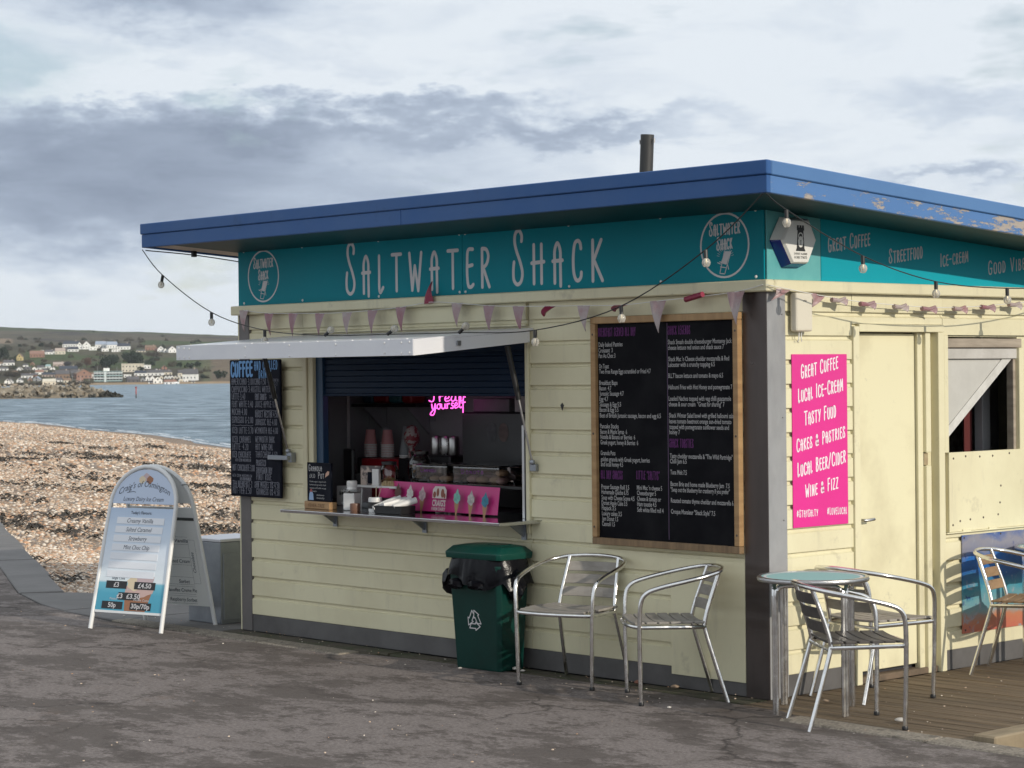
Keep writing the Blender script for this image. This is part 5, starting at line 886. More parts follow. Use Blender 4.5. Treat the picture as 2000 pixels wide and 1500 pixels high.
MB().box((-.043,-.043,.1125),(.043,.043,.135)).build('glass',clearg,jg,bev=.008,seg=2); MB().box((-.043,-.043,.001),(.043,.043,.112)).build('milk',M('milk',(.72,.71,.68),.35),jg,bev=.01,seg=2); MB().lathe([(.036,.135),(.03,.15),(.034,.155),(.034,.185),(.028,.19)],n=16).build('lid',cupwhite,jg,True); MB().tube(smooth_path([(-.042,0,.13),(-.075,0,.125),(-.08,0,.07),(-.072,0,.04)],4),.006,6).build('handle',clearg,jg,True)
def pot(name,x,y,r,h,mat,label,cat,band=None,z=CZ):
    p=empty(name,(x,y,z),0,label,cat); MB().lathe([(r*.92,0),(r,.01),(r,h*.9),(r*.96,h),(r*.88,h),(r*.86,h*.8),(0,h*.8)],n=18).build('body',mat,p,True)
    if band: MB().lathe([(r*1.012,h*.25),(r*1.012,h*.7)],n=18,cap=False).build('label_band',band,p)
    return p
p_=pot('condiment_pot',-3.225,-.05,.032,.085,cupwhite,'small white pot holding stirrers beside the milk jug','pot')
for k,(dx,dy) in enumerate(((.0,.0),(.012,.008),(-.01,.01))): MB().tube([(dx*.5,dy*.5,.06),(dx*2.5,dy*2.5,.15)],.0025,5).build('stirrer',M('birch_stick',(.55,.42,.28),.6),p_)
pot('sugar_pot',-3.135,-.13,.044,.092,cupwhite,'white pot with black label band in the middle of the counter','pot',black)
pot('spice_tub',-3.29,-.17,.033,.05,M('brown_tub',(.16,.08,.05),.4),'small brown tub in front of the milk jug','tub')
pc=pot('pink_cup',-3.215,.045,.062,.062,M('hot_pink_card',(.62,.06,.22),.5),'low pink cup filled with sugar sachets under the little shelf','cup',z=.965)
for k in range(9): MB().box((-.045+.011*k,-.02+.006*(k%3),.02),(-.038+.011*k,.004+.006*(k%3),.095+.01*(k%2))).build('sachet',M('kraft_sachet',(.55,.42,.24),.7),pc)
MB().lathe([(.055,-.083),(.05,-.002),(0,-.001)],n=14).build('plinth_block',indark,pc)
tr=empty('counter_riser',(-3.30,.09,CZ),0,'little white shelf riser behind the milk jug','riser'); MB().box((-.2,-.08,.14),(.2,.1,.155)).build('top',cupwhite,tr,bev=.003)
for sx in(-.19,.19): MB().tube([(sx,-.05,0),(sx*.93,-.05,.14)],.006,6).build('leg',cupwhite,tr,True)
fy=empty('flyer_holder',(-3.375,.03,CZ+.156),R(8),'acrylic holder with ice cream flyers on the little shelf','flyer holder'); MB().box((-.085,-.004,0),(.085,.004,.125)).build('flyer',M('flyer_print',(.52,.42,.36),.4,col2=(.12,.10,.10),vs=16,lo=.45,hi=.55),fy); MB().box((-.02,-.008,.01),(.03,-.0045,.085)).build('dark_card',chalkboard,fy); MB().box((.03,-.02,0),(.085,-.010,.105)).build('white_card',cupwhite,fy)
cj=empty('sweet_jar',(-3.31,.13,CZ+.156),0,'round glass sweet jar with dark lid behind the flyers','jar'); MB().lathe([(.05,0),(.062,.02),(.064,.09),(.05,.125),(.045,.13)],n=18).build('glass',clearg,cj,True); MB().lathe([(.05,.131),(.05,.15),(0,.155)],n=18).build('lid',black,cj,True); MB().lathe([(.045,.003),(.055,.03),(.0,.06)],n=12).build('sweets',M('red_sweets',(.45,.10,.08),.5,col2=(.5,.35,.1),vs=30),cj,True)
nk=empty('cutlery_tray',(-2.93,-.15,CZ),R(5),'black tray of white wrapped cutlery on the counter front','tray'); MB().prism([(-.11,-.06,0),(.12,-.06,0),(.135,-.07,.05),(-.12,-.07,.05)],(0,.13,0)).build('tray',black,nk,bev=.002)
for k in range(5): MB().tube([(-.12+.045*k,-.06+.01*(k%2),.03+.012*(k%3)),(-.05+.045*k,.07,.085+.008*(k%2))],.02,9).build('napkin_roll',cupwhite,nk,True)
# display shelf with banner
ds=empty('display_shelf',(0,0,0),0,'clear shelf on posts over the counter carrying pastry boxes','shelf'); MB().box((-3.22,.085,1.055),(-1.96,.52,1.066)).build('shelf_plate',acryl,ds); MB().box((-3.22,.08,1.050),(-1.96,.0845,1.067)).build('front_edge',black,ds)
for x in (-3.2,-2.02): MB().tube([(x,.12,CZ),(x,.12,1.054)],.011,8).build('post',galv,ds,True)
MB().box((-1.945,.03,CZ),(-1.925,.055,1.44)).build('side_post',M('bright_post',(.6,.6,.6),.3,.7),ds,bev=.002)
bn=empty('cone_banner',(0,0,0),0,'bright pink banner of six ice cream cones hanging from the display shelf','banner'); BX0,BX1=-3.175,-2.165
mb=MB(); nx=20; vs=[]
for j,z in enumerate((1.07,1.03,.985,.94,.892)):
    for i in range(nx+1):
        f=i/nx; x=BX0+(BX1-BX0)*f; s_=(4-j)/4
        vs.append((x,.055-.012*math.sin(f*9)*(1-s_*.8)-.02*(1-s_),z-.012*f*s_))
mb.add(vs,[(j*(nx+1)+i,j*(nx+1)+i+1,(j+1)*(nx+1)+i+1,(j+1)*(nx+1)+i) for j in range(4) for i in range(nx)]); mb.build('sheet',M('pink_banner',(.55,.03,.20),.4),bn,True)
fr=lambda u,v,l:(u,.022-l-.02*(1.07-v)/.18,v)
cols=[('choc',(.12,.04,.03)),('vanilla',(.68,.64,.60)),('ripple',(.60,.42,.45)),('mint',(.20,.50,.42)),('cookie',(.55,.50,.48)),('blue',(.03,.22,.33))]
for k,(nm,cc) in enumerate(cols):
    x=(-3.085,-2.965,-2.845,-2.515,-2.385,-2.255)[k]; z=1.005-.006*k; mb=MB(); poly2(mb,[(x-.022,z-.03),(x+.022,z-.03),(x+.004,z-.115),(x-.004,z-.115)],fr); mb.build('cone_print',M('wafer_print',(.38,.20,.10),.5),bn)
    mb=MB(); poly2(mb,[(x+.031*(1+.15*math.sin(j*2.7))*math.cos(j*2*math.pi/18),z+.036*(1+.12*math.sin(j*1.9))*math.sin(j*2*math.pi/18)) for j in range(18)],fr,.0012); poly2(mb,[(x-.018,z+.022),(x+.02,z+.02),(x+.004,z+.058)],fr,.0014); mb.build('scoop_print',M('%s_print_scoop'%nm,cc,.5,col2=tuple(q*.6 for q in cc),vs=40),bn)
mb=MB(); type_text(mb,"CRAIG'S",-2.68,.930,fr,h=.040,wd=.125,align='C',bold=.03,lift=.002); type_text(mb,'FARM DAIRY',-2.68,.902,fr,h=.022,wd=.13,align='C',bold=.02,lift=.002); poly2(mb,[(-2.745,.978),(-2.615,.978),(-2.615,1.03),(-2.635,1.052),(-2.725,1.052),(-2.745,1.03)],fr,.001); mb.build('logo_print',M('cream_logo_print',(.62,.55,.52),.5),bn)
mb=MB()
for u,v,a,b_ in ((-2.725,1.0,.014,.02),(-2.695,1.015,.012,.026),(-2.65,1.01,.016,.028),(-2.63,.995,.01,.016)): poly2(mb,[(u+a*math.cos(j*math.pi/6),v+b_*math.sin(j*math.pi/6)) for j in range(12)],fr,.0026)
mb.build('cow_print',M('brown_cow_print',(.25,.07,.04),.5),bn)
# things on the display shelf
def jar(x,y,z,label):
    t=empty('biscuit_jar',(x,y,z),0,label,'jar'); MB().lathe([(.065,0),(.075,.02),(.075,.12),(.055,.155),(.052,.16)],n=20).build('glass',clearg,t,True); MB().lathe([(.056,.16),(.06,.165),(.06,.185),(0,.195)],n=20).build('lid',clearg,t,True)
    for k in range(9): 
        o=MB().lathe([(0,-.008),(.026,-.006),(.03,0),(.026,.006),(0,.008)],n=12).build('biscuit',M('biscuit_crust',(.38,.23,.11),.7,col2=(.28,.16,.07),vs=30),t,True,loc=(rnd.uniform(-.035,.035),rnd.uniform(-.035,.035),.02+.009*k)); o.rotation_euler=(rnd.uniform(-.6,.6),rnd.uniform(-.6,.6),0)
jar(-3.205,.3,1.0665,'glass jar of biscuits left of the pastry boxes')
for x0,x1,lab in ((-3.12,-2.79,'left clear pastry box beside the biscuit jar'),(-2.755,-2.30,'right clear pastry box holding doughnuts')):
    t=empty('pastry_box',((x0+x1)/2,.3,1.0665),0,lab,'box'); hw=(x1-x0)/2
    mb=MB(); mb.box((-hw+.01,-.12,0),(hw-.01,.12,.105)); mb.build('case',acryl,t,bev=.012,seg=2); MB().box((-hw,-.13,.106),(hw,.13,.116)).build('lid',acryl,t,bev=.003)
    mb=MB(); hand(mb,'Cannoli' if hw<.2 else 'Donuts',-hw*.6,.06,hw*.3,.062,.025,lambda u,v,l:(u,-.1205-l,v),.12,.7); mb.build('pen_lettering',M('purple_pen',(.25,.04,.30),.6),t)
bunm=M('sugared_bun',(.52,.36,.22),.75,col2=(.40,.22,.11),vs=14); pkb=M('iced_bun',(.55,.28,.27),.55,col2=(.5,.38,.28),vs=14)
for i,(x,y,z,r_,m_,lab) in enumerate(((-3.02,.27,0,.036,bunm,'small pastry at the left end of the left pastry box'),(-2.96,.30,0,.036,bunm,'second small pastry in the left pastry box'),(-2.89,.28,0,.036,bunm,'third small pastry in the left pastry box'),(-2.65,.28,0,.05,pkb,'pink iced bun at the left of the right pastry box'),(-2.58,.34,0,.05,pkb,'pink iced bun behind the others in the right pastry box'),(-2.55,.26,0,.045,bunm,'sugared bun in the middle of the right pastry box'),(-2.43,.27,0,.05,bunm,'doughnut at the right end of the right pastry box'),(-2.40,.29,.045,.045,bunm,'doughnut lying on top at the right of the right pastry box'),(-2.36,.25,0,.04,pkb,'small iced bun at the far right of the right pastry box'))):
    o=MB().lathe([(0,0),(.7,.03),(1,.4),(.9,.75),(.5,1.0),(0,1.08)],n=14).build('pastry',m_,None,True); o.scale=(r_,r_,r_*.85); o.location=(x,y,1.068+z); tag(o,lab,'pastry','pastries in the clear boxes')
# coffee machine, cups, till and other gear in the dark
cm=empty('coffee_machine',(-3.93,.72,.8785),0,'red coffee machine with black ends under the cup stacks','coffee machine'); MB().box((-.19,-.17,.02),(.19,.2,.30)).build('red_body',redm,cm,bev=.012,seg=2); MB().box((-.25,-.16,.0),(-.192,.2,.305)).build('end_cheek',black,cm,bev=.008); MB().box((.192,-.16,0),(.45,.2,.305)).build('group_head',black,cm,bev=.008); MB().tube([(.25,-.17,.17),(.25,-.3,.16)],.014,8).build('portafilter',black,cm,True)
def cups(x,y,z,n,mat,r,label,name='cup_stack'):
    t=empty(name,(x,y,z),0,label,'cups','stacks of paper cups on the coffee machine'); me=MB().lathe([(r,0),(r*1.03,.004),(r*1.0,.008),(r*.72,.105),(0,.106)],n=18).mesh('cup',mat,True); me2=MB().lathe([(r*1.0,-.003),(r*1.05,.0),(r*1.05,.004),(r*1.0,.006)],n=18,cap=False).mesh('rim',cupwhite,True)
    for k in range(n):
        c_=inst('cup',me,t,(0,0,.0115*k)); inst('rim',me2,c_,(0,0,.001))
cups(-4.20,.70,1.185,8,pinkcup,.044,'pink paper cup stack, left of the two pink stacks'); cups(-4.015,.70,1.185,8,pinkcup,.044,'pink paper cup stack, right of the two pink stacks'); cups(-4.10,.76,1.185,9,greycup,.040,'grey paper cup stack between the two pink stacks'); cups(-3.90,.78,1.185,10,greycup,.042,'tall grey paper cup stack right of the pink stacks'); cups(-3.80,.68,1.185,2,greycup,.042,'short grey paper cup stack at the end of the coffee machine')
tl=empty('till_screen',(-4.09,.42,.8785),R(-25),'black till screen seen from behind at the left of the hatch','till'); MB().box((-.12,-.012,.15),(.12,.02,.37)).build('screen',black,tl,bev=.012,seg=2); MB().prism([(-.05,.02,0),(.05,.02,0),(.04,.02,.2),(-.04,.02,.2)],(0,.05,0)).build('stand',black,tl)
pr_=empty('receipt_printer',(-3.86,.28,CZ),R(10),'white receipt printer low behind the milk jug','printer'); MB().box((-.09,-.08,0),(.09,.08,.13)).build('case',cupwhite,pr_,bev=.01,seg=2); MB().box((-.06,-.0815,.07),(.06,-.0805,.09)).build('slot',black,pr_)
us=empty('upper_shelf',(0,0,0),0,'dark shelf on brackets high at the back left of the hatch','shelf'); MB().box((-4.56,.82,1.525),(-3.86,1.045,1.548)).build('board',black,us); 
for x in (-4.45,-3.98): MB().prism([(x,1.04,1.52),(x,.84,1.52),(x,1.04,1.33)],(.015,0,0)).build('bracket',greycup,us)
for k,(x0,x1,cc,lab) in enumerate(((-4.50,-4.38,(.02,.10,.16),'blue bag, leftmost on the upper shelf'),(-4.375,-4.21,(.28,.01,.015),'wide red bag on the upper shelf'),(-4.205,-4.07,(.03,.15,.17),'teal bag on the upper shelf'),(-4.06,-3.95,(.30,.012,.015),'red bag at the right end of the upper shelf'))):
    o=MB().box((x0,.86,1.5485),(x1,1.0,1.70)).build('shelf_bag',M('bag_%s'%'abcd'[k],cc,.45,bs=15,bst=.4,bd=.02),None,bev=.03,seg=3); tag(o,lab,'bag','coloured bags on the upper shelf')
nt_=empty('neon_sign',(0,0,0),0,'pink neon sign reading Treat yourself hanging inside the hatch','neon sign')
mneon=bpy.data.materials.new('neon_pink'); mneon.use_nodes=True; nn=mneon.node_tree.nodes; nn.clear(); eo=nn.new('ShaderNodeEmission'); eo.inputs[0].default_value=(1,.12,.62,1); eo.inputs[1].default_value=2.1; oo=nn.new('ShaderNodeOutputMaterial'); mneon.node_tree.links.new(eo.outputs[0],oo.inputs[0])
def neon(word,x0,x1,z,h,rise):
    S={'y':(.5,[[(0,.5),(.05,.1),(.2,0),(.35,.5)],[(.35,.5),(.32,-.1),(.15,-.5),(-.15,-.45),(.05,-.15),(.45,.1)]]),'o':(.45,[[(.25,.45),(.05,.35),(.05,.1),(.2,0),(.35,.15),(.3,.4),(.22,.45),(.45,.4)]]),'u':(.5,[[(0,.45),(.03,.1),(.18,0),(.33,.15),(.36,.45)],[(.36,.45),(.37,.1),(.48,.02)]]),'r':(.4,[[(.05,.45),(.08,0)],[(.07,.25),(.15,.42),(.3,.42)]]),'s':(.35,[[(.28,.42),(.12,.45),(.1,.28),(.25,.18),(.2,.0),(0,.03)]]),'e':(.42,[[(.02,.2),(.25,.25),(.3,.4),(.15,.47),(.03,.2),(.12,0),(.38,.1)]]),'l':(.3,[[(.02,.1),(.2,.7),(.2,.98),(.08,.9),(.08,.2),(.2,0),(.3,.08)]]),'f':(.4,[[(.35,.9),(.22,1.0),(.15,.7),(.12,-.45)],[(0,.42),(.35,.48)]]),'T':(.6,[[(.0,1),(.6,1.0)],[(.3,1),(.28,.2),(.15,0),(-.05,.1)]]),'a':(.45,[[(.33,.42),(.15,.45),(.03,.2),(.12,0),(.28,.12),(.33,.42)],[(.33,.42),(.33,.1),(.43,.02)]]),'t':(.35,[[(.15,.85),(.12,.1),(.22,0),(.33,.06)],[(0,.55),(.3,.58)]])}
    tot=sum(S[c][0] for c in word); x=0; k=(x1-x0)/tot
    for c in word:
        for st in S[c][1]:
            MB().tube([(x0+(x+p.x)*k,.55,z+p.y*h+rise*(x+p.x)/tot) for p in smooth_path([(a,b_,0) for a,b_ in st],4)],.0042,6).build('tube',mneon,nt_,True)
        x+=S[c][0]
neon('yourself',-3.37,-3.03,1.517,.074,.014); neon('Treat',-3.39,-3.06,1.567,.085,.006)
kt=empty('steel_kettles',(-3.47,.75,.8785),0,'shiny steel espresso grinder with hoppers beside the cups','grinder'); MB().box((-.13,-.1,.0),(.16,.12,.33)).build('body',black,kt,bev=.01)
for dx in (-.06,.04,.12): MB().lathe([(.035,.331),(.04,.345),(.04,.44),(.034,.455),(0,.46)],(dx,-.03,0),14).build('canister',steel,kt,True)
fg=empty('dark_fridge',(-2.72,.85,0.879),0,'tall dark fridge with two oval stickers at the back right of the hatch','fridge'); MB().box((-.48,-.19,0),(.52,.18,.62)).build('cabinet',M('fridge_dark',(.02,.02,.022),.35),fg,bev=.01)
for x,cc in ((-.185,(.06,.065,.07)),(-.07,(.10,.06,.05))):
    mb=MB(); mb.add([(x+.048*math.cos(j*math.pi/10),-.1915,.49+.062*math.sin(j*math.pi/10)) for j in range(20)],[tuple(range(20))]); mb.build('oval_sticker',M('sticker_%d'%int(cc[0]*100),cc,.5,col2=tuple(q*.4 for q in cc),vs=25),fg)
pp=empty('wall_notes',(-4.0,1.045,1.45),0,'two pale paper notices pinned to the back wall','notices')
for dx in (-.06,.045): MB().box((dx-.045,-.003,-.03),(dx+.045,0,.05)).build('sheet',greycup,pp)
ob=empty('orange_squeezer',(-3.66,.62,1.19),0,'red and white striped ice cream model above the coffee machine','ornament'); MB().lathe([(.03,.0),(.02,.06),(.05,.1),(.055,.16),(.03,.21),(0,.22)],n=14).build('swirl',M('striped_red',(.2,.02,.03),.5,col2=(.3,.27,.25),vs=30,lo=.48,hi=.52),ob,True); MB().lathe([(.05,-.012),(.045,.0)],n=14).build('base',black,ob,True)
for i,(x,y,h,cc,lab) in enumerate(((-3.30,.55,.24,(.20,.10,.03),'amber syrup bottle nearest the grinder'),(-3.235,.57,.25,(.03,.10,.05),'dark green syrup bottle beside the amber one'),(-3.17,.55,.23,(.28,.05,.06),'red syrup bottle in the row by the fridge'),(-3.105,.57,.24,(.25,.22,.18),'pale syrup bottle at the end of the row'))):
    t=empty('syrup_bottle',(x,y,.8785),0,lab,'bottle','syrup bottles in the hatch'); MB().lathe([(.028,0),(.03,.01),(.03,h*.6),(.012,h*.78),(.011,h*.95),(.014,h)],n=12).build('body',M('syrup_%d'%i,cc,.2),t,True); MB().tube([(0,0,h),(0,0,h+.04),(.03,-.02,h+.045)],.005,6).build('pump',black,t,True); MB().lathe([(.0305,h*.2),(.0305,h*.48)],n=12,cap=False).build('label_band',cupwhite,t)
for i,(x0,x1,z0,z1,cc,lab) in enumerate(((-2.75,-2.45,1.50,1.62,(.42,.41,.40),'pale carton on top of the dark fridge'),(-2.40,-2.22,1.50,1.60,(.25,.17,.10),'brown carton on top of the dark fridge'),(-3.15,-2.8,1.50,1.585,(.16,.16,.17),'grey tray stack on top of the dark fridge'))):
    o=MB().box((x0,.72,z0),(x1,.98,z1)).build('carton',M('carton_%d'%i,cc,.7,col2=tuple(q*.8 for q in cc),vs=8),None,bev=.004); tag(o,lab,'carton','cartons on the fridge')
cl=empty('counter_cloth',(-3.55,.16,CZ),0,'folded grey cloth at the back of the counter','cloth'); MB().box((-.1,-.06,0),(.1,.06,.035)).build('fold',greycup,cl,bev=.012,seg=2)
# ============================================================ BAY, FAR SHORE
DX,DY=BD; RXv,RYv=DY,-DX
# right-hand vector of the bay frame
RV=Vector((0.53850744,0.84262076,0)); DV=Vector((DX,DY,0))
def bay(lat,dist,z=0): 
    p=DV*dist+RV*lat; return Vector((CAM[0]+p.x,CAM[1]+p.y,z))
SEA=-2.25
def wl_lat(d): return -11.7+(213-d)*.21+1.1*math.sin(d*.045)+.5*math.sin(d*.13+1)
def beach_z(lat,d):
    s=(wl_lat(d)-lat)*.978; z=SEA+.072*s
    z+=.16*mnoise.noise(Vector((lat*.16,d*.05,7)))*min(1,max(0,s/6))+.05*mnoise.noise(Vector((lat*.35,d*.12,0)))
    return min(z,-.10+.03*mnoise.noise(Vector((lat*.5,d*.3,3)))) if z>-.6 and False else min(z,-.07+.02*mnoise.noise(Vector((lat*.6,d*.4,3))))
ds_=list(np.geomspace(14,230,150))+[260,300,340,380,420,470,520]; vs=[];nl=44
for d in ds_:
    for j in range(nl):
        f=j/(nl-1); lat=-8-.30*d+(wl_lat(d)+14+8+.30*d)*f; vs.append(bay(lat,d,beach_z(lat,d)))
fs=[(i*nl+j,i*nl+j+1,(i+1)*nl+j+1,(i+1)*nl+j) for i in range(len(ds_)-1) for j in range(nl-1)]
m,n,b=new_mat('shingle'); t=n.nodes.new('ShaderNodeTexCoord')
v1=n.nodes.new('ShaderNodeTexVoronoi'); v1.inputs['Scale'].default_value=13; n.links.new(t.outputs['Object'],v1.inputs['Vector'])
rp=n.nodes.new('ShaderNodeValToRGB'); sx=n.nodes.new('ShaderNodeSeparateColor'); n.links.new(v1.outputs['Color'],sx.inputs[0]); n.links.new(sx.outputs[0],rp.inputs[0]); rr=rp.color_ramp; rr.elements[0].color=(.14,.09,.06,1); rr.elements[1].color=(.50,.42,.33,1)
for p_,c_ in ((.25,(.30,.19,.12,1)),(.5,(.37,.27,.185,1)),(.75,(.28,.215,.16,1)),(.9,(.55,.48,.40,1))): e=rr.elements.new(p_); e.color=c_
c=mixc(n,mr(n,nz(n,2.6,6,.8),.35,.65),(.29,.21,.145),(.56,.45,.34)); c=mixc(n,.45,c,rp.outputs[0]); c=mixc(n,mr(n,nz(n,.5,7,.75,stretch=(1,1,1)),.56,.66),c,(.12,.085,.06)); c=mixc(n,mr(n,v1.outputs['Distance'],.25,.6),c,(.2,.14,.095)); n.links.new(c,b.inputs['Base Color']); b.inputs['Roughness'].default_value=.8; bump(n,b,mth(n,'MULTIPLY',v1.outputs['Distance'],-1),.9,.05)
bm_=MB(); bm_.add(vs,fs); tag(bm_.build('beach',m,None,True),kind='structure')
# shingle: real pebbles on the near beach
rs=np.random.RandomState(3)
ico=[(0,0,1)]+[(.894*math.cos(a),.894*math.sin(a),.447) for a in [2*math.pi*k/5 for k in range(5)]]+[(.894*math.cos(a),.894*math.sin(a),-.447) for a in [2*math.pi*(k+.5)/5 for k in range(5)]]
icf=[(0,1+k,1+(k+1)%5) for k in range(5)]+[(1+k,6+k,1+(k+1)%5) for k in range(5)]+[(1+(k+1)%5,6+k,6+(k+1)%5) for k in range(5)]
ico=np.array(ico); icf=np.array(icf)
def pebble_field(N,d0,d1,rmin,rmax):
    u=rs.rand(N); d=1/(1/d0+(1/d1-1/d0)*u) if False else np.sqrt(d0**2+(d1**2-d0**2)*u)
    lat=(-(.068*d+1.2))+(0.13*d+3.2)*rs.rand(N); keep=lat<np.array([wl_lat(x)-2 for x in d]); d=d[keep];lat=lat[keep]
    P=np.array([[CAM[0]+DX*a+RV.x*l,CAM[1]+DY*a+RV.y*l,beach_z(l,a)] for a,l in zip(d,lat)])
    return P,rmin+(rmax-rmin)*rs.rand(len(P))**2.2
def pebble_mesh(P,S):
    n_=len(P); a=rs.rand(n_)*6.28; ca,sa=np.cos(a),np.sin(a); el=np.stack([S*(1+.5*rs.rand(n_)),S*(.75+.4*rs.rand(n_)),S*(.45+.3*rs.rand(n_))],1)
    V=ico[None]*el[:,None]*(1+.18*(rs.rand(n_,len(ico),1)-.5)); X=V[...,0]*ca[:,None]-V[...,1]*sa[:,None]; Y=V[...,0]*sa[:,None]+V[...,1]*ca[:,None]; tl=(rs.rand(n_)-.5)*.8; Z=V[...,2]+X*tl[:,None]*.4
    V=np.stack([X,Y,Z],-1)+P[:,None]; V[...,2]+=el[:,2][:,None]*.25
    Fc=(icf[None]+np.arange(n_)[:,None,None]*len(ico)).reshape(-1,3); me=bpy.data.meshes.new('shingle_pebbles'); nv=V.shape[0]*V.shape[1]; me.vertices.add(nv); me.vertices.foreach_set('co',V.reshape(-1).astype(np.float32)); nf=len(Fc); me.loops.add(nf*3); me.loops.foreach_set('vertex_index',Fc.reshape(-1).astype(np.int32)); me.polygons.add(nf); me.polygons.foreach_set('loop_start',np.arange(nf,dtype=np.int32)*3); me.polygons.foreach_set('loop_total',np.full(nf,3,np.int32)); me.update(calc_edges=True)
    pal=np.array([(.36,.26,.18),(.46,.36,.27),(.30,.19,.12),(.54,.47,.39),(.24,.19,.15),(.42,.24,.14),(.60,.54,.47),(.15,.13,.12),(.40,.31,.23)]); c_=pal[rs.choice(len(pal),n_,p=[.2,.17,.13,.14,.08,.1,.08,.03,.07])]*(1.0+.5*rs.rand(n_,1)); at=me.color_attributes.new('tone','FLOAT_COLOR','POINT'); at.data.foreach_set('color',np.repeat(np.concatenate([c_,np.ones((n_,1))],1),len(ico),0).reshape(-1).astype(np.float32)); me.shade_smooth(); return me
m,n,b=new_mat('pebble_stone'); a_=n.nodes.new('ShaderNodeVertexColor'); a_.layer_name='tone'; n.links.new(a_.outputs[0],b.inputs['Base Color']); b.inputs['Roughness'].default_value=.65
pa,sa_=pebble_field(46000,15.5,27,.008,.026); pb,sb_=pebble_field(40000,27,58,.012,.038); pc_,sc__=pebble_field(30000,58,190,.03,.075)
keep=np.ones(len(pa),bool)
for i,p in enumerate(pa):     # none on the paving
    x,y=p[0],p[1]
    if y<.97 and x>-7.3: keep[i]=False
    if (x+8.15)*.443+(y-.215)*.8965<.37: keep[i]=False
    if x>-4.9 : keep[i]=False
pa=pa[keep]; sa_=sa_[keep]
me=pebble_mesh(np.concatenate([pa,pb,pc_]),np.concatenate([sa_,sb_,sc__])); me.materials.append(m); o=bpy.data.objects.new('shingle_pebbles',me); COL.objects.link(o); tag(o,'loose tan and orange shingle covering the beach','shingle',kind='stuff')
# grit and small stones lying on the tarmac and along the kerb
gp=[]
for i in range(420):
    k=rs.rand(); x=-7+9*rs.rand()
    y=(-.02-.5*rs.rand()**2) if k<.45 else (-.4-4.5*rs.rand())
    if x>0 and y>-.3: continue
    gp.append((x,y,.010))
for i in range(60): gp.append((.05+1.4*rs.rand(),-.3+1.9*rs.rand(),.006))
gp=np.array(gp); me=pebble_mesh(gp,.002+.005*rs.rand(len(gp))**3); me.materials.append(m); o=bpy.data.objects.new('grit',me); COL.objects.link(o); tag(o,'scattered grit and tiny stones on the tarmac and deck','grit',kind='stuff')
# seaweed wrack lines
mb=MB(); wr_=random.Random(5)
for (d0,px,nst,ln) in [(wr_.uniform(22,110)*wr_.uniform(.75,1),wr_.uniform(-30,500),int(wr_.uniform(5,20)),wr_.uniform(.25,1.3)) for q in range(60)]+[(31,60,40,1.3),(34,150,36,1.2),(33,420,40,.9),(44,70,40,2.0),(47,430,40,1.6),(27,330,22,.6)]:
    lat0=(px-235)/4272*d0
    for k in range(nst*3):
        lat=lat0+wr_.gauss(0,ln*.5); d=d0+wr_.gauss(0,.02*d0)+.6*math.sin(lat*2.3+d0); z=beach_z(lat,d)+.02; p=bay(lat,d,z+.01); a=wr_.uniform(0,6.28); L_=wr_.uniform(.03,.11)*(1+d0/90); w_=wr_.uniform(.006,.014)*(1+d0/70); u_=Vector((math.cos(a),math.sin(a),0)); v_=Vector((-u_.y,u_.x,0)); h=wr_.uniform(.012,.035)*(1+d0/80)
        mb.add([p-u_*L_-v_*w_,p-u_*L_+v_*w_,p+v_*w_*1.5+Vector((0,0,h)),p-v_*w_*1.5+Vector((0,0,h)),p+u_*L_+v_*w_,p+u_*L_-v_*w_],[(0,3,2,1),(3,5,4,2)])
tag(mb.build('seaweed',M('dry_seaweed',(.035,.028,.020),.85),None),'dark strands of seaweed strewn in lines over the shingle','seaweed',kind='stuff')
# sea
m,n,b=new_mat('sea_water'); t=n.nodes.new('ShaderNodeTexCoord')
ang=math.atan2(RV.y,RV.x); mp=n.nodes.new('ShaderNodeMapping'); mp.inputs['Rotation'].default_value=(0,0,-ang-.25); n.links.new(t.outputs['Object'],mp.inputs[0]); mv=mp.outputs[0]
w1=nz(n,.36,8,.75,vec=mv,stretch=(.75,.33,1),dist=.3); w2=nz(n,1.1,4,.6,vec=mv,stretch=(.6,1,1)); w3=nz(n,.02,4,.55,vec=mv,stretch=(.8,.5,1))
hgt=mth(n,'ADD',mth(n,'MULTIPLY',w1,1.0),mth(n,'MULTIPLY',w2,.3)); bump(n,b,hgt,1.0,1.6)
c=mixc(n,mr(n,w3,.35,.65),(.17,.25,.31),(.22,.31,.38)); c=mixc(n,mr(n,w1,.50,.41),c,(.06,.11,.15)); c=mixc(n,mr(n,w1,.53,.63),c,(.42,.53,.62)); n.links.new(c,b.inputs['Base Color']); b.inputs['Roughness'].default_value=.35; b.inputs['Specular IOR Level'].default_value=.22  # wave sheen and dark troughs are painted into the base colour
tag(MB().add([bay(-1500,20,SEA),bay(3500,20,SEA),bay(3500,1320,SEA),bay(-1500,1320,SEA)],[(0,1,2,3)]).build('sea',m),kind='structure')
# surf
mb=MB(); fw_=random.Random(8)
for k in range(130):
    d=fw_.uniform(95,300); lat=wl_lat(d)+fw_.choice((0,.05,.1,.15,.8))+fw_.gauss(0,.06); L_=fw_.uniform(1,6); W_=fw_.uniform(.02,.07); p=[]; q=[]
    for i in range(7):
        f=i/6; dd=d+L_*(f-.5); la=wl_lat(dd)-wl_lat(d)+lat+.1*math.sin(i*2.1+k); ww=W_*math.sin(math.pi*(f*.9+.05))*(1+.4*math.sin(i*3+k)); p.append(bay(la-ww,dd,SEA+.05)); q.append(bay(la+ww,dd,SEA+.10))
    mb.add(p+q,[(i,i+1,8+i,7+i) for i in range(6)])
tag(mb.build('surf',M('sea_foam',(.78,.80,.80),.7,col2=(.6,.66,.7),vs=2),None,True),'thin lines of white surf where the waves meet the shingle','surf',kind='stuff')
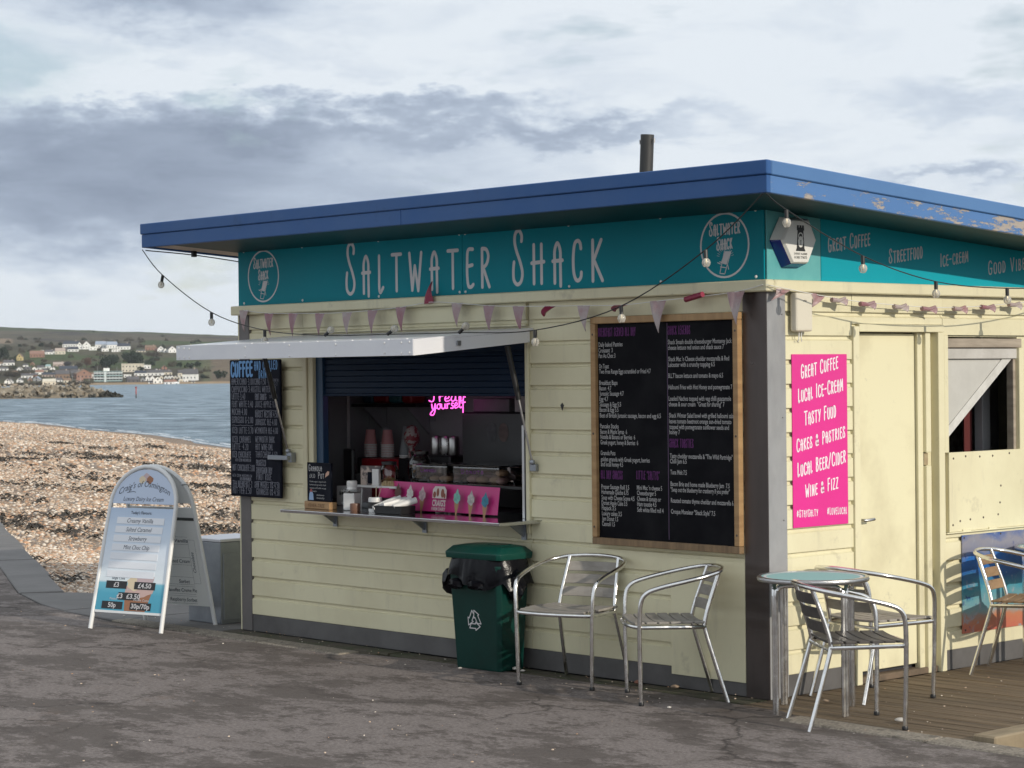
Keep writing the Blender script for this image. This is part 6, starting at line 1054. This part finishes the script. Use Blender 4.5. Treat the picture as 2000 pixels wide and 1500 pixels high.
# far land
ED=[1195,1225,1262,1300,1400,1500,1600,1700,1800,2000,2300,2700,3000,3600]; EE=[-16.5,-14.5,-9,-6,8,22,36,50,60,70,80,92,84,60]
def land_z(lat,d):
    e=float(np.interp(d,ED,EE)); px=235+lat/d*4272
    if d>1800:
        k=min(1,(d-1800)/900); cf=1.075-.225*min(1.6,max(-.5,px/470)); e*=1+(cf-1)*k
    z=1.75+e*d/4272
    if d>1262: z+=(mnoise.noise(Vector((lat*.02,d*.006,0)))*1.6+mnoise.noise(Vector((lat*.07,d*.02,5)))*.6)*min(1,(d-1262)/200)*(.4 if d<1850 else .8)
    return z
rows=list(np.linspace(1195,1320,14))+list(np.linspace(1340,3000,84))+[3200,3600]; nl=150; vs=[];cols=[]
for d in rows:
    for j in range(nl):
        px=-1500+ (3400)*(j/(nl-1)) if (j<20 or j>=nl-20) else -150+ (850)*((j-20)/(nl-41))
        if j<20: px=-3000+(2850)*j/20
        if j>=nl-20: px=700+3000*(j-(nl-20))/19
        lat=(px-235)/4272*d; vs.append(bay(lat,d,land_z(lat,d)))
        nn_=mnoise.noise(Vector((lat*.012,d*.004,9)))+.6*mnoise.noise(Vector((lat*.05,d*.02,2)))
        e=float(np.interp(d,ED,EE))
        if d<1262: c_=(.44,.32,.20)
        elif px>405 and d<1820: c_=(.20,.155,.105) if nn_<.1 else (.13,.125,.075)
        elif px>395 and d<1900: c_=(.15,.15,.08)
        elif 55<px<400 and 18<e<56: c_=(.088,.115,.05) if nn_>-.12 else (.12,.11,.07)
        elif d>1850:
            f=(d-1850)/850
            if px>275 and 62<e<71: c_=(.09,.12,.055)
            elif f>.83: c_=(.095,.115,.065)
            elif nn_>.15: c_=(.15,.13,.095)
            elif nn_<-.25: c_=(.085,.075,.072)
            else: c_=(.125,.112,.08)
            if px<32 and 66<e<74: c_=(.30,.23,.16)
        else: c_=(.105,.10,.06) if nn_>0 else (.085,.075,.05)
        cols.append(c_)
fs=[(i*nl+j,i*nl+j+1,(i+1)*nl+j+1,(i+1)*nl+j) for i in range(len(rows)-1) for j in range(nl-1)]
me=MB().add(vs,fs).mesh('hills',None) if False else None
m,n,b=new_mat('far_land'); a_=n.nodes.new('ShaderNodeVertexColor'); a_.layer_name='tone'; c=mixc(n,mr(n,nz(n,.11,6,.7),.38,.66),a_.outputs[0],mixc(n,1.0,a_.outputs[0],(.62,.62,.66),'MULTIPLY')); n.links.new(c,b.inputs['Base Color']); b.inputs['Roughness'].default_value=.95; b.inputs['Specular IOR Level'].default_value=.1; bump(n,b,nz(n,.15,5,.7),.8,3)
mbh=MB(); mbh.add(vs,fs); me=mbh.mesh('hills',m,True); at=me.color_attributes.new('tone','FLOAT_COLOR','POINT'); at.data.foreach_set('color',[x for c_ in cols for x in (*c_,1)]); o=bpy.data.objects.new('hills',me); COL.objects.link(o); tag(o,kind='structure')
# houses
HC={'w':(.84,.83,.80),'c':(.70,.64,.52),'y':(.62,.50,.24),'r':(.30,.17,.125),'b':(.24,.16,.11),'n':(.11,.105,.11),'g':(.34,.34,.34),'p':(.46,.37,.32),'s':(.045,.055,.075),'l':(.33,.38,.46),'t':(.34,.46,.46)}
hm_={k:M('house_%s'%{'w':'white','c':'cream','y':'yellow','r':'brick_red','b':'brown','n':'dark_grey','g':'grey','p':'pink_tile','s':'slate','l':'pale_blue','t':'pale_teal'}[k],v,.7,col2=tuple(q*.85 for q in v),vs=.6) for k,v in HC.items()}
wing=M('far_window',(.03,.035,.045),.2)
yaw0=math.atan2(RV.y,RV.x)
def house(lat,d,w_,h,wall,rf,typ,label):
    z=land_z(lat,d)-.4; p=bay(lat,d,z); o=empty('house',p,yaw0+rnd.uniform(-.22,.22),label,'house','houses on the far shore'); dp=w_*.8 if typ!='g' else w_*1.2; hw=w_/2; h+=.4
    if typ=='f':
        MB().box((-hw,0,0),(hw,dp,h*.92)).build('wall',hm_[wall],o); MB().box((-hw-.2,-.2,h*.92),(hw+.2,dp,h)).build('roof',hm_[rf],o); eh=h*.9
    elif typ=='g':
        eh=h*.55; MB().prism([(-hw,0,0),(hw,0,0),(hw,0,eh),(0,0,h*.97),(-hw,0,eh)],(0,dp,0)).build('wall',hm_[wall],o)
        t_=.22; k=1.08; mb=MB(); mb.prism([(-hw*k,-.25,eh-.12),(0,-.25,h*.975),(0,-.25,h*.975+t_),(-hw*k,-.25,eh-.12+t_)],(0,dp+.4,0)); mb.prism([(0,-.25,h*.975),(hw*k,-.25,eh-.12),(hw*k,-.25,eh-.12+t_),(0,-.25,h*.975+t_)],(0,dp+.4,0)); mb.build('roof',hm_[rf],o)
    else:
        eh=h*.56; MB().box((-hw,0,0),(hw,dp,eh)).build('wall',hm_[wall],o); ro=MB().prism([(-hw*1.04,-.3,eh),(-hw*1.04,dp+.3,eh),(-hw*.94,dp/2,h)],(0,0,0)) if False else MB()
        ro.add([(-hw*1.03,-.3,eh+.003),(hw*1.03,-.3,eh+.003),(hw*1.03,dp+.3,eh+.003),(-hw*1.03,dp+.3,eh+.003),(-hw*.98,dp/2,h),(hw*.98,dp/2,h)],[(0,1,2,3),(0,4,5,1),(2,5,4,3),(0,3,4),(1,5,2)]); r_=ro.build('roof',hm_[rf],o)
        if w_>5: MB().box((hw*.5,dp*.45,h*.9),(hw*.5+.6,dp*.45+.6,h*1.12)).build('chimney',hm_['p'],r_)
    nw=max(1,int(w_/2.0)); fl_=max(1,int(eh/2.2))
    for f in range(fl_):
        for k in range(nw):
            x=-hw+w_*(k+.5)/nw; zz=eh*(f+.5)/fl_; MB().box((x-.32,-.05,zz-.42),(x+.32,.02,zz+.42)).build('window',wing,o)
    if typ=='g' and w_>3: MB().box((-.35,-.05,eh+.1),(.35,.02,eh+.9)).build('window',wing,o)
for hrow in HOUSES: house(*hrow)
# apartment block
lat,d=-6.8,1266; p=bay(lat,d,land_z(lat,d)-.3); ap=empty('apartment_block',p,yaw0,'long pale four storey apartment block with balcony bands on the far shore','building'); hw=8.0
MB().box((-hw,.6,0),(hw,7,6.2)).build('wall',hm_['g'],ap); bandm=M('band_white',(.62,.68,.68),.6)
for k in range(4): 
    MB().box((-hw-.1,-.5,.75+k*1.5),(hw+.1,.6,1.35+k*1.5)).build('balcony_band',bandm if k%2 else hm_['t'],ap)
    for x in np.linspace(-hw+1,hw-1,9): MB().box((float(x)-.55,.55,1.4+k*1.5),(float(x)+.55,.598,2.1+k*1.5)).build('window',wing,ap)
MB().box((-hw-.2,-.5,6.3),(hw+.2,7,6.6)).build('roof',hm_['t'],ap); MB().box((-2.6,1,6.61),(.8,4,8.3)).build('lift_tower',hm_['w'],ap); MB().box((-2.2,-.6,.3),(-1.2,.55,6.2)).build('stair_bay',bandm,ap)
for x in (-6,-.2,5): MB().tube([(x,2,6.6),(x,2,9.2)],.08,5).build('aerial',hm_['g'],ap)
# trees
leafm={'d':M('evergreen_leaf',(.024,.040,.020),.9,col2=(.014,.024,.014),vs=.8),'b':M('brown_scrub',(.085,.072,.05),.95,col2=(.055,.047,.035),vs=.8),'r':M('rusty_twigs',(.14,.075,.05),.95,col2=(.10,.055,.04),vs=.8),'v':M('purple_twigs',(.075,.072,.085),.95,col2=(.05,.048,.058),vs=.8)}
barkm=M('bark',(.07,.055,.04),.9)
def tree(lat,d,w_,h,col,label,k):
    z=land_z(lat,d)-.3; o=empty('tree' if h>4 else 'bush',bay(lat,d,z),k*1.7,label,'tree' if h>4 else 'bush','trees and scrub on the far shore'); tr_=random.Random(k)
    th=h*(.45 if col=='d' and h>6 else .3); mb=MB(); mb.tube([(0,0,0),(w_*.02,0,th*.6),(0,0,th*1.4)],.2,6,True,[.04*h,.03*h,.012*h])
    for q in range(5): a=q*1.26; mb.tube([(0,0,th*.8),(w_*.28*math.cos(a),w_*.28*math.sin(a),th*1.5)],.1,5,True,[.018*h,.008*h])
    mb.build('trunk',barkm,o); mb=MB(); nb=max(7,int(w_*1.3)); lobes=[]
    for q in range(nb):
        a=tr_.uniform(0,6.28); rr_=math.sqrt(tr_.random())*w_*.40; lobes.append((rr_*math.cos(a),rr_*math.sin(a),h*(.28+.55*tr_.random()*(1-.8*rr_/w_)),w_*tr_.uniform(.15,.25),h*tr_.uniform(.17,.27)))
    N_=int(420+34*w_*h**.5)
    for q in range(N_):
        cx,cy,cz,rx,rz_=lobes[q%nb]; u=tr_.uniform(-1,1); a=tr_.uniform(0,6.28); s_=math.sqrt(1-u*u); f=tr_.uniform(.7,1.1)
        c=Vector((cx+rx*s_*math.cos(a)*f,cy+rx*s_*math.sin(a)*f,max(.15,cz+rz_*u*f))); n_=Vector((tr_.gauss(0,1),tr_.gauss(0,1),tr_.gauss(0,1)+.5)).normalized(); t_=n_.orthogonal().normalized(); b_=n_.cross(t_); sz=tr_.uniform(.2,.5)*(.55+w_/16) if col=='d' else tr_.uniform(.14,.38)*(.5+w_/18)
        mb.add([c-t_*sz,c+b_*sz*.8,c+t_*sz,c-b_*sz*.7],[(0,1,2,3)])
    mb.build('crown',leafm[col],o)
for k,tq in enumerate(TREES): tree(*tq,k)
eg=random.Random(21); spots=[]
for k in range(120):
    d=eg.choice((eg.uniform(1275,1420),eg.uniform(1420,1800),eg.uniform(1700,2100))); px=eg.uniform(-10,400); lat=(px-235)/4272*d
    if any(abs(lat-q[0])<q[2]*.5+1.5 and -25<d-q[1]<12 for q in HOUSES): continue
    if d<1330 and -16<lat<3: continue
    hh=eg.uniform(2,4.4); ww=hh*eg.uniform(1.1,2.2); spots.append((lat,d,ww,hh))
for col_,mat_ in (('evergreen',leafm['d']),('brown',leafm['b'])):
    mb=MB()
    for q,(lat,d,ww,hh) in enumerate(spots):
        if (q%3==0)!=(col_=='evergreen'): continue
        bp=bay(lat,d,land_z(lat,d)-.2)
        for z_ in range(int(200+30*ww)):
            a=eg.uniform(0,6.28); r_=math.sqrt(eg.random())*ww*.5; zz=hh*eg.random()*math.sqrt(max(0,1-(2*r_/ww)**2))*(.8+.3*math.sin(a*3+q)); c=bp+Vector((r_*math.cos(a),r_*math.sin(a),zz)); n_=Vector((eg.gauss(0,1),eg.gauss(0,1),eg.gauss(0,1)+.5)).normalized(); t_=n_.orthogonal().normalized(); b_=n_.cross(t_); sz=eg.uniform(.15,.42); mb.add([c-t_*sz,c+b_*sz*.8,c+t_*sz,c-b_*sz*.7],[(0,1,2,3)])
    tag(mb.build('%s_scrub'%col_,mat_),'%s scrub scattered among the houses on the far hillside'%('dark green' if col_=='evergreen' else 'brown'),'scrub',kind='stuff')
# hedge along the ridge
# lamp columns on the far promenade
lamp=empty('lamp_column',(0,0,0)); MB().tube([(0,0,0),(0,0,4.6)],.1,6).build('column',hm_['g'],lamp); MB().box((-.1,-.6,4.55),(.1,.1,4.7)).build('lamp_head',hm_['g'],lamp)
for k,px in enumerate((6,28,47,63,145,160,176)):
    o=lamp if k==0 else copy_tree(lamp); lat=(px-235)/4272*1240; o.location=bay(lat,1240,land_z(lat,1240)); o.rotation_euler=(0,0,yaw0); tag(o,('first','second','third','fourth','fifth','sixth','seventh')[k]+' thin lamp column from the left along the far promenade','lamp','lamp columns on the far promenade')
# rock groyne
gr=empty('rock_groyne',bay(0,445,SEA),0,'low groyne of pale boulders reaching out into the bay','groyne')
rk=[M('boulder_pale',(.36,.32,.26),.9,col2=(.24,.21,.165),vs=1.2,bs=2,bst=.6,bd=.1),M('boulder_tan',(.27,.225,.165),.9,col2=(.17,.145,.11),vs=1.2,bs=2,bst=.6,bd=.1),M('boulder_wet',(.05,.045,.035),.7,col2=(.03,.032,.022),vs=1.2)]
rm=[]
for k in range(7):
    g=random.Random(40+k); v_=[tuple(q*(1+g.uniform(-.28,.28)) for q in p) for p in ico.tolist()]
    for mt_ in rk: rm.append(MB().add(v_,icf.tolist()).mesh('boulder',mt_))
gg=random.Random(11); cnt=0
for i in range(290):
    f=gg.random()**.85; px=-30+268*f; row=gg.random(); d=450+gg.uniform(-3.5,4); top=2.7*min(1,(1.03-f)*3.4)*(.93+.1*math.sin(px*.09)); z=top*row; lat=(px-235)/4272*d; s_=gg.uniform(.30,.56)*(1 if f<.88 else .75)
    dd=d-(1-row)*2.5; wet=z<.5 or (f>.83 and z<1.1); o=inst('boulder',rm[(gg.randrange(7))*3+(2 if wet else gg.randrange(2))],gr); pb_=bay(lat,dd,SEA+z)-gr.location; o.location=pb_; o.rotation_euler=(gg.uniform(0,6),gg.uniform(0,6),gg.uniform(0,6)); o.scale=(s_*gg.uniform(.9,1.4),s_,s_*gg.uniform(.7,1))
for wet in (0,1):
    mb=MB()
    for i in range(520):
        f=gg.random()**.85; px=-60+297*f; row=gg.random(); top=2.55*min(1,(1.03-f)*3.4); z=top*row; dd=451-(1-row)*4+gg.uniform(-1,2); lat=(px-235)/4272*dd
        if (z<.55 or (f>.83 and z<1.1))!=bool(wet): continue
        c=bay(lat,dd,SEA+z)-gr.location; s_=gg.uniform(.2,.42); mb.add([(c.x+q[0]*s_*gg.uniform(.8,1.3),c.y+q[1]*s_*gg.uniform(.8,1.3),c.z+q[2]*s_*gg.uniform(.7,1.1)) for q in ico.tolist()],icf.tolist())
    tag(mb.build('small_rocks',rk[2] if wet else rk[0],gr),kind='stuff')
mb=MB(); P_=[]
for k in range(13):
    px=-200+425*k/12; f=max(0,(px+30)/268); top=2.2*min(1,max(.05,(1.0-f)*3.2)); lat=(px-235)/4272*450
    for dd,zz in ((445.5,-.3),(449,top),(452,top),(456,-.3)): P_.append(bay(lat*dd/450,dd,SEA+zz)-gr.location)
mb.add(P_,[(k*4+j,k*4+j+1,(k+1)*4+j+1,(k+1)*4+j) for k in range(12) for j in range(3)]); mb.build('core',rk[1],gr)
tag(MB().add([bay(-48,440,SEA+.25),bay(-14,441,SEA+.03),bay(-12,444,SEA+.05),bay(-48,448,SEA+.5)],[(0,1,2,3)]).build('sand_spit',M('wet_sand',(.30,.22,.14),.7)),kind='structure')
# channel marker
mk=empty('channel_marker',bay((264.5-235)/4272*426,426,SEA),0,'thin red post standing alone in the sea beyond the groyne','marker post'); MB().tube([(0,0,-.5),(0,0,.75)],.11,8).build('lower_post',M('weedy_post',(.05,.035,.03),.8),mk,True); MB().tube([(0,0,.751),(0,0,2.15)],.10,8).build('upper_post',M('marker_red',(.42,.06,.04),.6),mk,True); MB().box((-.28,-.05,1.95),(.28,.05,2.2)).build('topmark',MATS['marker_red'],mk)
# sea air
hz,hn,hb=new_mat('sea_haze'); hn.nodes.clear(); ho=hn.nodes.new('ShaderNodeOutputMaterial'); pv=hn.nodes.new('ShaderNodeVolumePrincipled'); pv.inputs['Color'].default_value=(.86,.90,.95,1); pv.inputs['Density'].default_value=.00007; pv.inputs['Anisotropy'].default_value=.2; hn.links.new(pv.outputs[0],ho.inputs['Volume'])
c0=DV*1450+RV*0; hb_=MB(); P8=[]
for z in (-12,92):
    for la,dd in ((-3600,-90),(3600,-90),(3600,3700),(-3600,3700)): P8.append(bay(la,dd,z))
hb_.add(P8,[(3,2,1,0),(4,5,6,7),(0,1,5,4),(1,2,6,5),(2,3,7,6),(3,0,4,7)]); tag(hb_.build('haze',hz),kind='stuff')
